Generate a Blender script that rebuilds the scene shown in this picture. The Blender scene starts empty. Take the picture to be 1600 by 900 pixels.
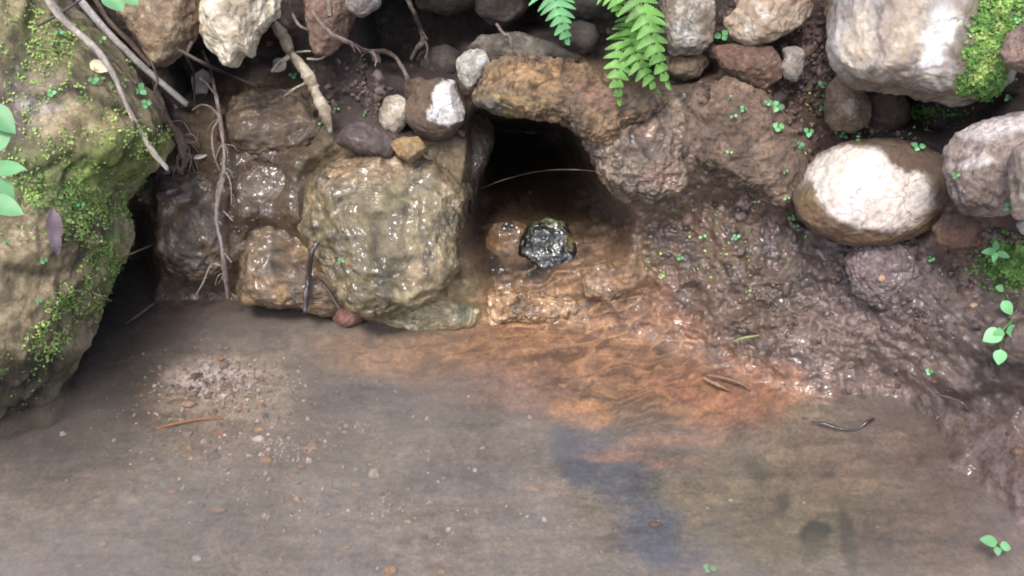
import bpy, bmesh, math, random
import numpy as np
from mathutils import Vector
random.seed(7); RNG = np.random.default_rng(7)
SC = bpy.context.scene
COL = SC.collection
R = math.radians
# ------------------------------------------------------------------ camera
CAM = np.array([0.0, -1.35, 1.05]); PITCH = R(34.6); LENS = 35.0
cd = bpy.data.cameras.new('camera'); co = bpy.data.objects.new('camera', cd); COL.objects.link(co)
co.location = CAM; co.rotation_euler = (math.pi/2 - PITCH, 0, 0)
cd.lens = LENS; cd.sensor_width = 36; cd.clip_start = 0.02; cd.clip_end = 200
cd.dof.use_dof = True; cd.dof.focus_distance = 1.6; cd.dof.aperture_fstop = 14.0
SC.camera = co
FW = np.array([0, math.cos(PITCH), -math.sin(PITCH)]); RT = np.array([1.0, 0, 0]); UP = np.array([0, math.sin(PITCH), math.cos(PITCH)])
TH = 18.0/LENS
def ray(px, py):
    d = FW + RT*((px-800)/800*TH) + UP*((450-py)/800*TH)
    return d/np.linalg.norm(d)
def project(P):
    v = P - CAM; z = v@FW; ok = z > 0.1; z2 = np.where(ok, z, 1)
    px = 800 + (v@RT)/z2/TH*800; py = 450 - (v@UP)/z2/TH*800
    return np.where(ok, px, -9999.), np.where(ok, py, 9999.)
# ------------------------------------------------------------------ light
w = bpy.data.worlds.new('World'); SC.world = w; w.use_nodes = True
nt = w.node_tree; bg = nt.nodes['Background']
sky = nt.nodes.new('ShaderNodeTexSky'); sky.sky_type = 'NISHITA'; sky.sun_disc = False
SUN_EL, SUN_AZ = 60.0, 200.0     # compass azimuth of the sun, measured from +y clockwise
sky.sun_elevation = R(SUN_EL); sky.sun_rotation = R(SUN_AZ); sky.air_density = 1.0; sky.dust_density = 4.0; sky.ozone_density = 0.6
nt.links.new(sky.outputs[0], bg.inputs[0]); bg.inputs[1].default_value = 0.15
sl = bpy.data.lights.new('sun', 'SUN'); so = bpy.data.objects.new('sun', sl); COL.objects.link(so)
sl.energy = 1.15; sl.angle = R(12); sl.color = (1.0, 0.99, 0.97)
sd = Vector((math.sin(R(SUN_AZ))*math.cos(R(SUN_EL)), math.cos(R(SUN_AZ))*math.cos(R(SUN_EL)), math.sin(R(SUN_EL))))
so.rotation_euler = (-sd).to_track_quat('-Z', 'Y').to_euler()
SC.view_settings.view_transform = 'Standard'; SC.view_settings.look = 'None'; SC.view_settings.gamma = 1
SC.view_settings.exposure = 1.12
SC.render.engine = 'CYCLES'
SC.cycles.max_bounces = 8; SC.cycles.transparent_max_bounces = 16
SC.cycles.use_denoising = True; SC.cycles.filter_width = 1.8
# ------------------------------------------------------------------ numpy noise
def _h(ix, iy, iz, seed):
    h = (ix.astype(np.int64)*374761393 + iy.astype(np.int64)*668265263 + iz.astype(np.int64)*1274126177 + seed*974634777) & 0xffffffff
    h = ((h ^ (h >> 13))*1274126177) & 0xffffffff
    h = ((h ^ (h >> 16))*2246822519) & 0xffffffff
    return ((h ^ (h >> 15)) & 0xffffff)/float(0xffffff)
def vn(p, seed=0):
    i = np.floor(p).astype(np.int64); f = p - i; u = f*f*f*(f*(f*6-15)+10)
    x, y, z = i[:, 0], i[:, 1], i[:, 2]; r = 0
    for dx in (0, 1):
        wx = u[:, 0] if dx else 1-u[:, 0]
        for dy in (0, 1):
            wy = u[:, 1] if dy else 1-u[:, 1]
            for dz in (0, 1):
                wz = u[:, 2] if dz else 1-u[:, 2]
                r = r + _h(x+dx, y+dy, z+dz, seed)*wx*wy*wz
    return r*2-1
def fbm(p, octv=4, seed=0, gain=.5, ridge=False):
    a = 1; s = 0; t = 0; q = np.array(p, float)
    for k in range(octv):
        n = vn(q + k*17.3, seed+k)
        if ridge: n = 1-2*np.abs(n)
        s = s + a*n; t += a; a *= gain; q = q*2.03
    return s/t
def worley(p, seed=0):
    i = np.floor(p).astype(np.int64); f = p - i
    d1 = np.full(len(p), 9.); d2 = d1.copy(); cid = np.zeros(len(p))
    for dx in (-1, 0, 1):
        for dy in (-1, 0, 1):
            for dz in (-1, 0, 1):
                x, y, z = i[:, 0]+dx, i[:, 1]+dy, i[:, 2]+dz
                q = np.stack([dx+_h(x, y, z, seed)-f[:, 0], dy+_h(x, y, z, seed+11)-f[:, 1], dz+_h(x, y, z, seed+23)-f[:, 2]], 1)
                d = np.sqrt((q*q).sum(1)); m = d < d1
                d2 = np.where(m, d1, np.minimum(d2, d)); cid = np.where(m, _h(x, y, z, seed+37), cid); d1 = np.where(m, d, d1)
    return d1, d2, cid
def ss(a, b, x):
    t = np.clip((x-a)/(b-a), 0, 1); return t*t*(3-2*t)
def C(r, g, b, k=0.72):
    c = np.array([r, g, b], float)/255
    c = np.where(c > .04045, ((c+.055)/1.055)**2.4, c/12.92)*k; l = c.mean(); return l+(c-l)*.86*np.ones(3)
def sdpoly(X, Y, poly):
    P = np.array(poly, float); n = len(P); d = np.full(X.shape, 1e9); ins = np.zeros(X.shape, bool)
    for i in range(n):
        a, b = P[i], P[(i+1) % n]; e = b-a; L = (e*e).sum()
        t = np.clip(((X-a[0])*e[0]+(Y-a[1])*e[1])/L, 0, 1)
        d = np.minimum(d, np.hypot(X-a[0]-t*e[0], Y-a[1]-t*e[1]))
        c = ((a[1] > Y) != (b[1] > Y)) & (X < (b[0]-a[0])*(Y-a[1])/((b[1]-a[1]) or 1e-9)+a[0]); ins ^= c
    return np.where(ins, d, -d)
def blob(X, Y, cx, cy, rx, ry, ang=0, soft=.5):
    c, s = math.cos(R(ang)), math.sin(R(ang)); u = (X-cx)*c+(Y-cy)*s; v = -(X-cx)*s+(Y-cy)*c
    return 1-ss(1-soft, 1+soft*.5, np.sqrt((u/rx)**2+(v/ry)**2))
def paint(col, X, Y, blobs):
    for (cx, cy, rx, ry, ang, c, st, soft) in blobs:
        m = (blob(X, Y, cx, cy, rx, ry, ang, soft)*st)[:, None]; col = col*(1-m)+np.array(c)*m
    return col
# ------------------------------------------------------------------ mesh helpers
def tag(o, label=None, cat=None, group=None, kind=None):
    if label: o['label'] = label
    if cat: o['category'] = cat
    if group: o['group'] = group
    if kind: o['kind'] = kind
    return o
def mesh_np(name, V, F, mat, parent=None, col=None, wet=None, loc=None, smooth=True):
    V = np.asarray(V, float)
    me = bpy.data.meshes.new(name)
    if isinstance(F, np.ndarray):
        me.vertices.add(len(V)); k = F.shape[1]
        me.loops.add(F.size); me.polygons.add(len(F))
        if loc is not None: V = V-np.asarray(loc)
        me.vertices.foreach_set('co', V.ravel())
        me.loops.foreach_set('vertex_index', F.ravel().astype(np.int32))
        me.polygons.foreach_set('loop_start', (np.arange(len(F))*k).astype(np.int32))
        me.polygons.foreach_set('use_smooth', np.full(len(F), smooth))
        me.update(calc_edges=True)
    else:
        if loc is not None: V = V-np.asarray(loc)
        me.from_pydata([tuple(v) for v in V], [], [tuple(f) for f in F]); me.update()
        for p in me.polygons: p.use_smooth = smooth
    if col is not None:
        a = me.attributes.new('Col', 'FLOAT_COLOR', 'POINT')
        c4 = np.ones((len(V), 4)); c4[:, :3] = np.clip(col, .004, 1); a.data.foreach_set('color', c4.ravel())
    if wet is not None:
        a = me.attributes.new('wet', 'FLOAT', 'POINT'); a.data.foreach_set('value', np.clip(wet, 0, 1)*np.ones(len(V)))
    me.materials.append(mat)
    o = bpy.data.objects.new(name, me); COL.objects.link(o)
    if parent is not None:
        o.parent = parent
        if loc is not None: o.location = np.asarray(loc)-np.asarray(parent.location)
        else: o.location = -np.asarray(parent.location)
    elif loc is not None: o.location = loc
    return o
def empty(name, loc):
    o = bpy.data.objects.new(name, None); COL.objects.link(o); o.location = loc; o.empty_display_size = .02; return o
def vnormals(V, F):
    n = np.zeros_like(V); a = np.cross(V[F[:, 1]]-V[F[:, 0]], V[F[:, 2]]-V[F[:, 0]])
    for k in range(F.shape[1]): np.add.at(n, F[:, k], a)
    return n/np.maximum(np.linalg.norm(n, axis=1), 1e-12)[:, None]
_ico = {}
def ico(n):
    if n not in _ico:
        b = bmesh.new(); bmesh.ops.create_icosphere(b, subdivisions=n, radius=1)
        _ico[n] = (np.array([v.co[:] for v in b.verts]), np.array([[v.index for v in f.verts] for f in b.faces])); b.free()
    return _ico[n]
# ------------------------------------------------------------------ materials
def earth_mat(name, bump=.004, grain=(.62, 1.3), fine=160, coat_rough=.05, dry_rough=.9, wet_rough=.4, coatw=1., cs=115, cb=.0021, cracks=.6, dirt=.5):
    m = bpy.data.materials.new(name); m.use_nodes = True; n = m.node_tree.nodes; L = m.node_tree.links
    b = n['Principled BSDF']
    a = n.new('ShaderNodeAttribute'); a.attribute_name = 'Col'
    wt = n.new('ShaderNodeAttribute'); wt.attribute_name = 'wet'
    tc = n.new('ShaderNodeTexCoord')
    def noise(sc, det, rough=.6):
        x = n.new('ShaderNodeTexNoise'); x.inputs['Scale'].default_value = sc; x.inputs['Detail'].default_value = det; x.inputs['Roughness'].default_value = rough
        L.new(tc.outputs['Object'], x.inputs['Vector']); return x
    def mrange(src, lo, hi, a0=.3, a1=.7):
        x = n.new('ShaderNodeMapRange'); x.inputs[1].default_value = a0; x.inputs[2].default_value = a1; x.inputs[3].default_value = lo; x.inputs[4].default_value = hi
        L.new(src, x.inputs[0]); return x.outputs[0]
    n1 = noise(fine, 5, .7); n2 = noise(38, 4)
    def mul(A, B):
        x = n.new('ShaderNodeMath'); x.operation = 'MULTIPLY'; L.new(A, x.inputs[0])
        if isinstance(B, float): x.inputs[1].default_value = B
        else: L.new(B, x.inputs[1])
        return x.outputs[0]
    g = mul(mrange(n1.outputs[0], grain[0], grain[1]), mrange(n2.outputs[0], .8, 1.2))
    vm = n.new('ShaderNodeVectorMath'); vm.operation = 'SCALE'; L.new(a.outputs['Color'], vm.inputs[0]); L.new(g, vm.inputs['Scale'])
    # hue variation: nudge toward warm or cool mineral grains
    n3 = noise(70, 3); mx = n.new('ShaderNodeMix'); mx.data_type = 'RGBA'; mx.blend_type = 'MULTIPLY'
    cr = n.new('ShaderNodeValToRGB'); cr.color_ramp.elements[0].position = .35; cr.color_ramp.elements[0].color = (1.07, .99, .92, 1)
    cr.color_ramp.elements[1].position = .65; cr.color_ramp.elements[1].color = (.95, .99, 1.05, 1); L.new(n3.outputs[0], cr.inputs[0])
    mx.inputs[0].default_value = .8; L.new(vm.outputs[0], mx.inputs[6]); L.new(cr.outputs[0], mx.inputs[7])
    wp = n.new('ShaderNodeVectorMath'); wp.operation = 'MULTIPLY_ADD'; nw = noise(24, 4); L.new(nw.outputs['Color'], wp.inputs[0]); wp.inputs[1].default_value = (.05, .05, .05); L.new(tc.outputs['Object'], wp.inputs[2])
    vo = n.new('ShaderNodeTexVoronoi'); vo.feature = 'DISTANCE_TO_EDGE'; vo.inputs['Scale'].default_value = 16; L.new(wp.outputs[0], vo.inputs['Vector'])
    ck = mrange(vo.outputs['Distance'], 1, 0, .0, .035); cm_ = noise(9, 2); ckm = mul(ck, mrange(cm_.outputs[0], 0, cracks, .45, .6))
    dm = n.new('ShaderNodeMix'); dm.data_type = 'RGBA'; L.new(ckm, dm.inputs[0]); L.new(mx.outputs[2], dm.inputs[6]); dm.inputs[7].default_value = (.045, .036, .03, 1)
    nd = noise(13, 8, .75); dt = n.new('ShaderNodeMix'); dt.data_type = 'RGBA'; L.new(mrange(nd.outputs[0], 0, dirt, .52, .66), dt.inputs[0]); L.new(dm.outputs[2], dt.inputs[6]); dt.inputs[7].default_value = (.10, .078, .062, 1)
    L.new(dt.outputs[2], b.inputs['Base Color'])
    rr = n.new('ShaderNodeMapRange'); rr.inputs[3].default_value = dry_rough; rr.inputs[4].default_value = wet_rough; L.new(wt.outputs['Fac'], rr.inputs[0]); L.new(rr.outputs[0], b.inputs['Roughness'])
    bp = n.new('ShaderNodeBump'); bp.inputs['Strength'].default_value = .9; bp.inputs['Distance'].default_value = bump
    nb = noise(110, 8, .72); L.new(nb.outputs[0], bp.inputs['Height']); L.new(bp.outputs[0], b.inputs['Normal'])
    bp2 = n.new('ShaderNodeBump'); bp2.inputs['Strength'].default_value = 1; bp2.inputs['Distance'].default_value = cb
    nc = noise(cs, 1, .5); L.new(nc.outputs[0], bp2.inputs['Height']); L.new(bp2.outputs[0], b.inputs['Coat Normal'])
    # film of water breaks up into patches
    pw = noise(30, 5, .7); L.new(mul(mul(wt.outputs['Fac'], mrange(pw.outputs[0], .06, 1.0, .42, .56)), float(coatw)), b.inputs['Coat Weight'])
    b.inputs['Coat Roughness'].default_value = coat_rough; b.inputs['Coat IOR'].default_value = 1.5
    return m
M_ground = earth_mat('wet_mud', bump=.005, cracks=0, dirt=0)
M_rock = earth_mat('rough_stone', bump=.0035, fine=190)
M_pale = earth_mat('pale_stone', bump=.002, grain=(.82, 1.12), fine=150)
M_glassy = earth_mat('glassy_wet_stone', bump=.001, fine=90, coat_rough=.05, cs=14, cb=.003, cracks=0, dirt=0)
M_bark = earth_mat('weathered_wood', bump=.0015, fine=260, grain=(.6, 1.25), cracks=0, dirt=.3)
def plain_mat(name, col, rough=.6, trans=0.0, var=.25, coat=0):
    m = bpy.data.materials.new(name); m.use_nodes = True; n = m.node_tree.nodes; L = m.node_tree.links; b = n['Principled BSDF']
    tc = n.new('ShaderNodeTexCoord'); x = n.new('ShaderNodeTexNoise'); x.inputs['Scale'].default_value = 45; x.inputs['Detail'].default_value = 3; L.new(tc.outputs['Object'], x.inputs['Vector'])
    cr = n.new('ShaderNodeValToRGB'); c = np.array(col)
    cr.color_ramp.elements[0].position = .3; cr.color_ramp.elements[0].color = (*(c*(1-var)), 1)
    cr.color_ramp.elements[1].position = .7; cr.color_ramp.elements[1].color = (*np.minimum(c*(1+var), 1), 1)
    L.new(x.outputs[0], cr.inputs[0]); oi = n.new('ShaderNodeObjectInfo'); mr = n.new('ShaderNodeMapRange'); mr.inputs[3].default_value = .6; mr.inputs[4].default_value = 1.15; L.new(oi.outputs['Random'], mr.inputs[0])
    sc_ = n.new('ShaderNodeVectorMath'); sc_.operation = 'SCALE'; L.new(cr.outputs[0], sc_.inputs[0]); L.new(mr.outputs[0], sc_.inputs['Scale']); L.new(sc_.outputs[0], b.inputs['Base Color']); b.inputs['Roughness'].default_value = rough
    b.inputs['Coat Weight'].default_value = coat
    if trans:
        t = n.new('ShaderNodeBsdfTranslucent'); L.new(sc_.outputs[0], t.inputs[0]); mx = n.new('ShaderNodeMixShader'); mx.inputs[0].default_value = trans
        L.new(b.outputs[0], mx.inputs[1]); L.new(t.outputs[0], mx.inputs[2]); L.new(mx.outputs[0], n['Material Output'].inputs[0])
    return m
M_leaf = plain_mat('mint_leaf', (.20, .50, .22), .45, .35, .12)
M_fern1 = plain_mat('pale_fern_leaf', (.22, .60, .24), .5, .4, .3)
M_fern2 = plain_mat('fern_leaf', (.19, .44, .09), .5, .4, .45)
M_seed = plain_mat('seedling_leaf', (.17, .48, .20), .5, .3, .3)
M_moss = plain_mat('bright_moss', (.34, .48, .14), .7, .25, .45)
M_mossd = plain_mat('deep_moss', (.13, .26, .06), .8, .2, .5)
M_stem = plain_mat('green_stem', (.12, .22, .08), .5)
M_dead = plain_mat('dead_leaf', (.10, .07, .075), .7, .15, .4)
# ------------------------------------------------------------------ the stones' table (outline on the wall, size, colours)
tan, grey, white, brown, red, dark, olive, ochre = C(176, 152, 122), C(150, 144, 138), C(236, 232, 224), C(120, 92, 70), C(138, 96, 74), C(70, 62, 58), C(128, 118, 80), C(160, 128, 84)
big_blobs = [(40, 170, 90, 60, 0, C(150, 138, 130), .6, .6), (150, 200, 120, 70, 20, C(144, 128, 84), .6, .6), (120, 60, 110, 60, 30, C(140, 130, 84), .6, .6), (70, 270, 120, 50, 10, C(116, 136, 62), .75, .6), (180, 250, 90, 45, -15, C(138, 156, 70), .8, .5), (130, 370, 60, 60, 0, C(84, 80, 48), .7, .6), (150, 440, 30, 80, 30, C(132, 148, 74), .7, .5), (60, 60, 80, 40, 30, C(112, 118, 60), .5, .6), (60, 450, 120, 90, 0, C(166, 148, 110), .8, .6), (30, 620, 110, 50, -40, C(70, 62, 48), .9, .5), (55, 160, 40, 14, 10, C(190, 184, 184), .6, .5)]
STONES = [
 dict(name='boulder', label='huge mossy boulder overhanging the pool at the left', poly=[(-150, -90), (60, -80), (110, 20), (175, 90), (232, 150), (256, 205), (250, 232), (212, 268), (186, 295), (172, 325), (178, 350), (178, 392), (158, 445), (138, 500), (104, 560), (74, 618), (44, 676), (14, 735), (-70, 800), (-180, 760), (-230, 300)], T=.55, off=.13, n=3.0, seed=3, facets=3, amp=.055, pal=[C(132, 118, 84), C(166, 150, 116), C(106, 100, 70)], wet=.15, paints=big_blobs, cat='boulder', sub=7, crack=.02, mott=0.6, noisef=1.6),
 dict(name='stone', label='pointed tan stone behind the crossed sticks at the top left', poly=[(170, -40), (310, -50), (326, 20), (302, 55), (274, 86), (252, 104), (236, 100), (228, 74), (212, 50), (190, 28)], T=.7, off=.10, n=2.6, seed=4, pal=[tan, C(140, 116, 88), C(190, 168, 136)], facets=6, mott=.3),
 dict(name='stone', label='pale cream jagged stone hanging above the long dangling root', poly=[(322, -50), (450, -50), (432, 20), (408, 52), (398, 72), (396, 96), (384, 84), (374, 84), (366, 106), (348, 98), (322, 76), (311, 48), (316, 10)], T=.6, off=.14, n=2.6, seed=5, amp=.10, facets=7, pal=[C(212, 200, 172), C(234, 226, 204), C(170, 150, 118)], paints=[(380, 10, 40, 30, 0, C(150, 136, 116), .6, .6)], mott=.25, mat=M_pale),
 dict(name='stone', label='rosy brown stone hanging behind the thick snapped root', poly=[(478, -40), (570, -40), (552, 30), (538, 62), (508, 88), (490, 84), (482, 50)], T=.8, off=.05, seed=6, pal=[C(122, 94, 82), C(142, 114, 98)], facets=4),
 dict(name='stone', label='small grey stone poking down between rosy brown stone and dark hollow', poly=[(530, -30), (605, -30), (592, 8), (566, 29), (545, 16)], T=.8, off=.10, seed=7, pal=[C(150, 142, 138), C(118, 110, 108)], facets=6, sub=5),
 dict(name='stone', label='dark stone in the roof of the hollow at the top', poly=[(632, -60), (758, -60), (752, 8), (700, 22), (650, 12)], T=.8, off=.06, seed=8, pal=[C(70, 60, 58), C(86, 76, 70)], sub=5),
 dict(name='stone', label='grey brown stone jutting from the roof right of the hollow', poly=[(738, -60), (845, -60), (832, 2), (818, 22), (790, 38), (764, 34), (746, 22)], T=.8, off=.09, n=2.8, seed=9, pal=[C(112, 100, 92), C(88, 78, 72), C(138, 126, 112)], facets=6, sub=5),
 dict(name='stone', label='shadowed stone between the two hanging ferns, above the round dark one', poly=[(850, -70), (975, -70), (965, 20), (920, 34), (860, 26)], T=.8, off=.02, seed=10, pal=[C(88, 84, 78), C(64, 60, 56)], sub=5),
 dict(name='stone', label='round dark stone under the pale fern tip', poly=[(872, 55), (885, 36), (908, 30), (930, 40), (937, 60), (925, 80), (905, 88), (882, 80)], T=.9, off=.02, n=2.1, seed=11, facets=1, amp=.03, pal=[C(92, 84, 78), C(74, 66, 62)], sub=5),
 dict(name='stone', label='dark stone at the back of the hollow above the white faced stone', poly=[(648, 80), (690, 68), (722, 82), (728, 108), (700, 124), (658, 118)], T=.8, off=.04, seed=12, pal=[C(62, 54, 50), C(78, 68, 62)], sub=5),
 dict(name='stone', label='pale egg shaped pebble left of the white faced stone', poly=[(594, 172), (604, 152), (622, 146), (638, 156), (641, 178), (632, 198), (618, 211), (603, 206), (593, 192)], T=.8, off=.035, n=2.2, seed=13, facets=2, amp=.04, pal=[C(190, 178, 156), C(214, 206, 190)], paints=[(600, 160, 14, 30, 20, C(128, 106, 82), .7, .5)], sub=5, cat='pebble'),
 dict(name='stone', label='round brown stone with a white face at the left lip of the hole', poly=[(640, 150), (655, 128), (690, 122), (716, 130), (727, 155), (725, 190), (708, 212), (680, 219), (652, 212), (636, 192), (634, 168)], T=.85, off=.05, n=2.3, seed=14, facets=2, amp=.035, pal=[C(96, 78, 62), C(116, 94, 74)], paints=[(700, 160, 26, 37, 8, C(232, 230, 228), 1, .14)], mott=.25),
 dict(name='stone', label='small brown stone wedged above the pale egg pebble', poly=[(630, 130), (655, 120), (672, 130), (668, 152), (645, 160), (632, 150)], T=.8, off=.035, seed=15, pal=[C(120, 94, 68), C(96, 76, 60)], sub=5),
 dict(name='stone', label='small yellow brown stone lying on top of the wet central boulder', poly=[(610, 224), (628, 212), (654, 214), (666, 230), (656, 248), (640, 255), (622, 246)], T=.7, off=.05, seed=16, facets=6, pal=[C(150, 118, 72), C(176, 146, 96)], sub=5, wet=.3),
 dict(name='stone', label='flat layered brown slab above the wet left wall', poly=[(335, 175), (380, 150), (450, 138), (498, 168), (512, 205), (480, 238), (420, 258), (360, 258), (330, 220)], T=0.35, off=0.005, n=4, fil=0.035, seed=17, amp=.14, pal=[C(98, 80, 58), C(78, 62, 46), C(112, 92, 66)], strata=-15, wet=.35, facets=7, crack=.02, fw=50),
 dict(name='stone', label='purplish muddy lump beneath the pale egg pebble', poly=[(528, 200), (560, 188), (600, 205), (622, 225), (610, 248), (560, 240), (528, 225)], T=.7, off=.03, seed=18, pal=[C(96, 80, 76), C(78, 64, 60)], wet=.3, sub=5, fil=0.03, fw=40),
 dict(name='boulder', label='broad wet yellow brown boulder left of the hole, standing in the water', poly=[(456, 300), (476, 258), (520, 232), (590, 226), (650, 240), (700, 232), (734, 250), (738, 290), (724, 330), (712, 380), (722, 430), (728, 482), (695, 510), (640, 512), (592, 505), (548, 480), (520, 430), (490, 385), (462, 348)], T=0.38, off=0.02, n=4.2, seed=19, facets=9, amp=0.06, pal=[C(124, 110, 76), C(98, 88, 62), C(150, 128, 92)], wet=0.85, paints=[(580, 265, 80, 30, 0, C(158, 128, 92), .6, .6), (640, 330, 90, 60, 0, C(132, 122, 84), .6, .6), (590, 440, 60, 40, 40, C(100, 88, 54), .7, .6), (680, 480, 70, 26, 0, C(196, 184, 140), .8, .6), (700, 260, 40, 30, 0, C(110, 90, 70), .6, .6)], cat='boulder', sub=7, crack=.015, mott=0.7, noisef=1.6, strata=None, fil=0.055, fw=45),
 dict(name='stone', label='wet ochre rock at the waterline behind the dark upright root', poly=[(365, 385), (385, 348), (430, 338), (470, 358), (505, 400), (545, 440), (578, 490), (530, 498), (470, 480), (420, 482), (380, 468), (362, 430)], T=0.4, off=0.005, n=4, fil=0.045, seed=20, facets=7, amp=0.09, pal=[C(112, 92, 62), C(96, 76, 52), C(140, 110, 70)], wet=1, crack=.012, mott=0.65, noisef=1.3, fw=50),
 dict(name='stone', label='wet dark brown rock left of the dangling root, over the pool edge', poly=[(226, 310), (262, 278), (320, 268), (368, 300), (384, 350), (372, 405), (330, 438), (275, 438), (242, 405)], T=0.4, off=0.0, n=4, fil=0.045, seed=21, facets=7, amp=0.1, pal=[C(88, 72, 54), C(66, 54, 42), C(108, 86, 62)], wet=1, mott=0.65, crack=.01, fw=60),
 dict(name='stone', label='wet brown rock on the wall between brown slab and dangling root foot', poly=[(350, 262), (400, 252), (452, 262), (462, 300), (440, 335), (385, 345), (352, 315)], T=0.4, off=-0.01, n=4, fil=0.04, seed=22, facets=7, amp=0.08, pal=[C(92, 74, 54), C(72, 58, 44)], wet=1, mott=0.6, fw=55),
 dict(name='stone', label='dark wet rock forming the left jamb of the hole', poly=[(716, 190), (740, 178), (768, 186), (772, 225), (756, 265), (744, 300), (736, 345), (716, 350), (712, 300), (722, 250)], T=.9, off=.0, seed=23, facets=3, amp=.08, pal=[C(70, 56, 48), C(54, 44, 40)], wet=.9, depth=None, fil=0.02),
 dict(name='stone', label='whitish lichen crusted stone at the left end of the lintel', poly=[(713, 98), (724, 80), (748, 70), (776, 78), (774, 100), (752, 126), (734, 141), (718, 126)], T=.7, off=.06, seed=24, facets=6, amp=.07, pal=[C(178, 176, 164), C(150, 148, 140), C(206, 206, 196)], sub=5, mott=.3),
 dict(name='stone', label='grey weathered slab lying along the top of the lintel', poly=[(716, 86), (750, 58), (810, 52), (870, 70), (900, 92), (850, 104), (780, 100), (740, 100)], T=.6, off=.045, n=2.6, seed=25, pal=[C(96, 90, 80), C(80, 72, 64), C(120, 112, 98)], strata=5, facets=3),
 dict(name='boulder', label='long ochre lintel rock with rosy patches roofing the dark hole', poly=[(736, 150), (748, 118), (780, 96), (830, 88), (880, 98), (940, 118), (1000, 134), (1046, 152), (1030, 176), (985, 196), (948, 224), (912, 214), (892, 192), (856, 180), (812, 178), (778, 172), (750, 164)], T=0.5, off=0.08, n=3, fil=0.035, seed=26, facets=3, amp=.10, pal=[C(136, 108, 76), C(112, 92, 72), C(158, 126, 86)], paints=[(830, 115, 70, 22, 5, C(172, 136, 88), .7, .6), (930, 150, 50, 22, 20, C(142, 104, 86), .7, .6), (800, 160, 60, 20, 10, C(150, 128, 84), .6, .6), (1000, 160, 50, 20, 0, C(104, 88, 78), .6, .6), (770, 165, 25, 14, 0, C(90, 96, 100), .7, .6)], cat='boulder', sub=7, mott=0.6, noisef=2, crack=.006, wet=.1, fw=30),
 dict(name='boulder', label='rough pinkish brown rock forming the right jamb of the hole', poly=[(900, 200), (930, 165), (980, 140), (1060, 140), (1100, 175), (1100, 225), (1076, 262), (1066, 296), (1020, 312), (985, 316), (958, 304), (938, 270), (916, 236)], T=0.4, off=0.012, n=3, seed=27, facets=1, amp=0.12, fil=0.06, pal=[C(122, 104, 88), C(98, 84, 74), C(146, 124, 100)], paints=[(985, 205, 40, 12, 15, C(146, 98, 84), .5, .7), (1040, 270, 30, 20, 0, C(146, 110, 98), .5, .6), (1050, 210, 40, 30, 0, C(128, 108, 88), .6, .6)], cat='boulder', sub=7, mott=0.65, wet=.7, noisef=1.6, crack=.02, fw=60),
 dict(name='stone', label='grey white stone right of the ferns', poly=[(1030, -50), (1105, -50), (1113, 20), (1112, 64), (1096, 84), (1050, 84), (1038, 50)], T=.7, off=.05, n=2.9, seed=28, facets=5, pal=[C(160, 148, 132), C(134, 118, 102), C(196, 188, 178)], paints=[(1070, 50, 26, 26, 0, C(206, 204, 200), .6, .5)], mott=.4, amp=.08),
 dict(name='stone', label='knobbly tan stone directly under the grey white one by the ferns', poly=[(1040, 86), (1095, 84), (1110, 98), (1092, 120), (1066, 126), (1042, 112)], T=.7, off=.045, seed=29, facets=5, pal=[C(140, 120, 92), C(112, 96, 76)], sub=5, amp=.1),
 dict(name='stone', label='clean pale tan stone at the top, above the reddish wedge', poly=[(1132, 34), (1150, 14), (1156, -40), (1240, -45), (1268, 18), (1246, 44), (1206, 66), (1172, 71), (1142, 54)], T=.7, off=.06, n=2.7, seed=30, facets=6, pal=[C(200, 182, 160), C(176, 152, 126), C(222, 212, 198)], mott=.22, mat=M_pale),
 dict(name='stone', label='reddish brown wedge stone under the pale tan stone', poly=[(1116, 74), (1150, 66), (1212, 76), (1226, 98), (1216, 126), (1194, 139), (1160, 126), (1128, 106)], T=.7, off=.05, n=2.6, seed=31, facets=6, pal=[C(122, 88, 70), C(100, 76, 64), C(150, 120, 98)], mott=.35),
 dict(name='stone', label='little upright grey stone beside the reddish wedge', poly=[(1222, 76), (1244, 69), (1257, 84), (1253, 110), (1244, 128), (1226, 122), (1217, 106), (1225, 92)], T=.7, off=.05, seed=32, facets=6, pal=[C(168, 160, 156), C(138, 128, 122)], sub=5),
 dict(name='boulder', label='largest square pale boulder at the top right with moss on its side', poly=[(1300, 70), (1304, 10), (1312, -60), (1480, -70), (1590, -60), (1590, 20), (1578, 90), (1562, 134), (1528, 160), (1465, 150), (1402, 136), (1340, 130), (1308, 104)], T=.62, off=.10, n=3.6, seed=33, facets=2, amp=.05, pal=[C(160, 150, 140), C(184, 176, 168), C(134, 126, 118)], paints=[(1410, 50, 36, 70, 15, C(210, 188, 160), .6, .6), (1465, 60, 26, 60, 18, C(236, 234, 234), .9, .4), (1340, 60, 26, 50, 0, C(206, 188, 162), .6, .6), (1372, 70, 6, 90, 0, C(120, 106, 98), .6, .6), (1530, 60, 34, 110, 8, C(104, 96, 78), .85, .4), (1400, 140, 140, 12, 4, C(110, 86, 66), .6, .6), (1555, 60, 34, 80, 10, C(72, 92, 34), .8, .5)], cat='boulder', sub=7, mott=.28, strata=80, mat=M_pale),
 dict(name='stone', label='narrow yellowish stone squeezed against the left side of the square boulder', poly=[(1290, -30), (1312, -30), (1314, 40), (1306, 80), (1296, 60)], T=1.2, off=.06, seed=34, facets=3, pal=[C(164, 138, 92), C(140, 114, 76)], sub=5),
 dict(name='stone', label='brown rock at the right edge beside the mossy side of the square boulder', poly=[(1566, 80), (1580, 50), (1600, 34), (1650, 20), (1680, 70), (1650, 112), (1600, 112), (1574, 100)], T=.7, off=.08, seed=35, facets=4, pal=[C(160, 132, 116), C(128, 106, 98)]),
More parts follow.
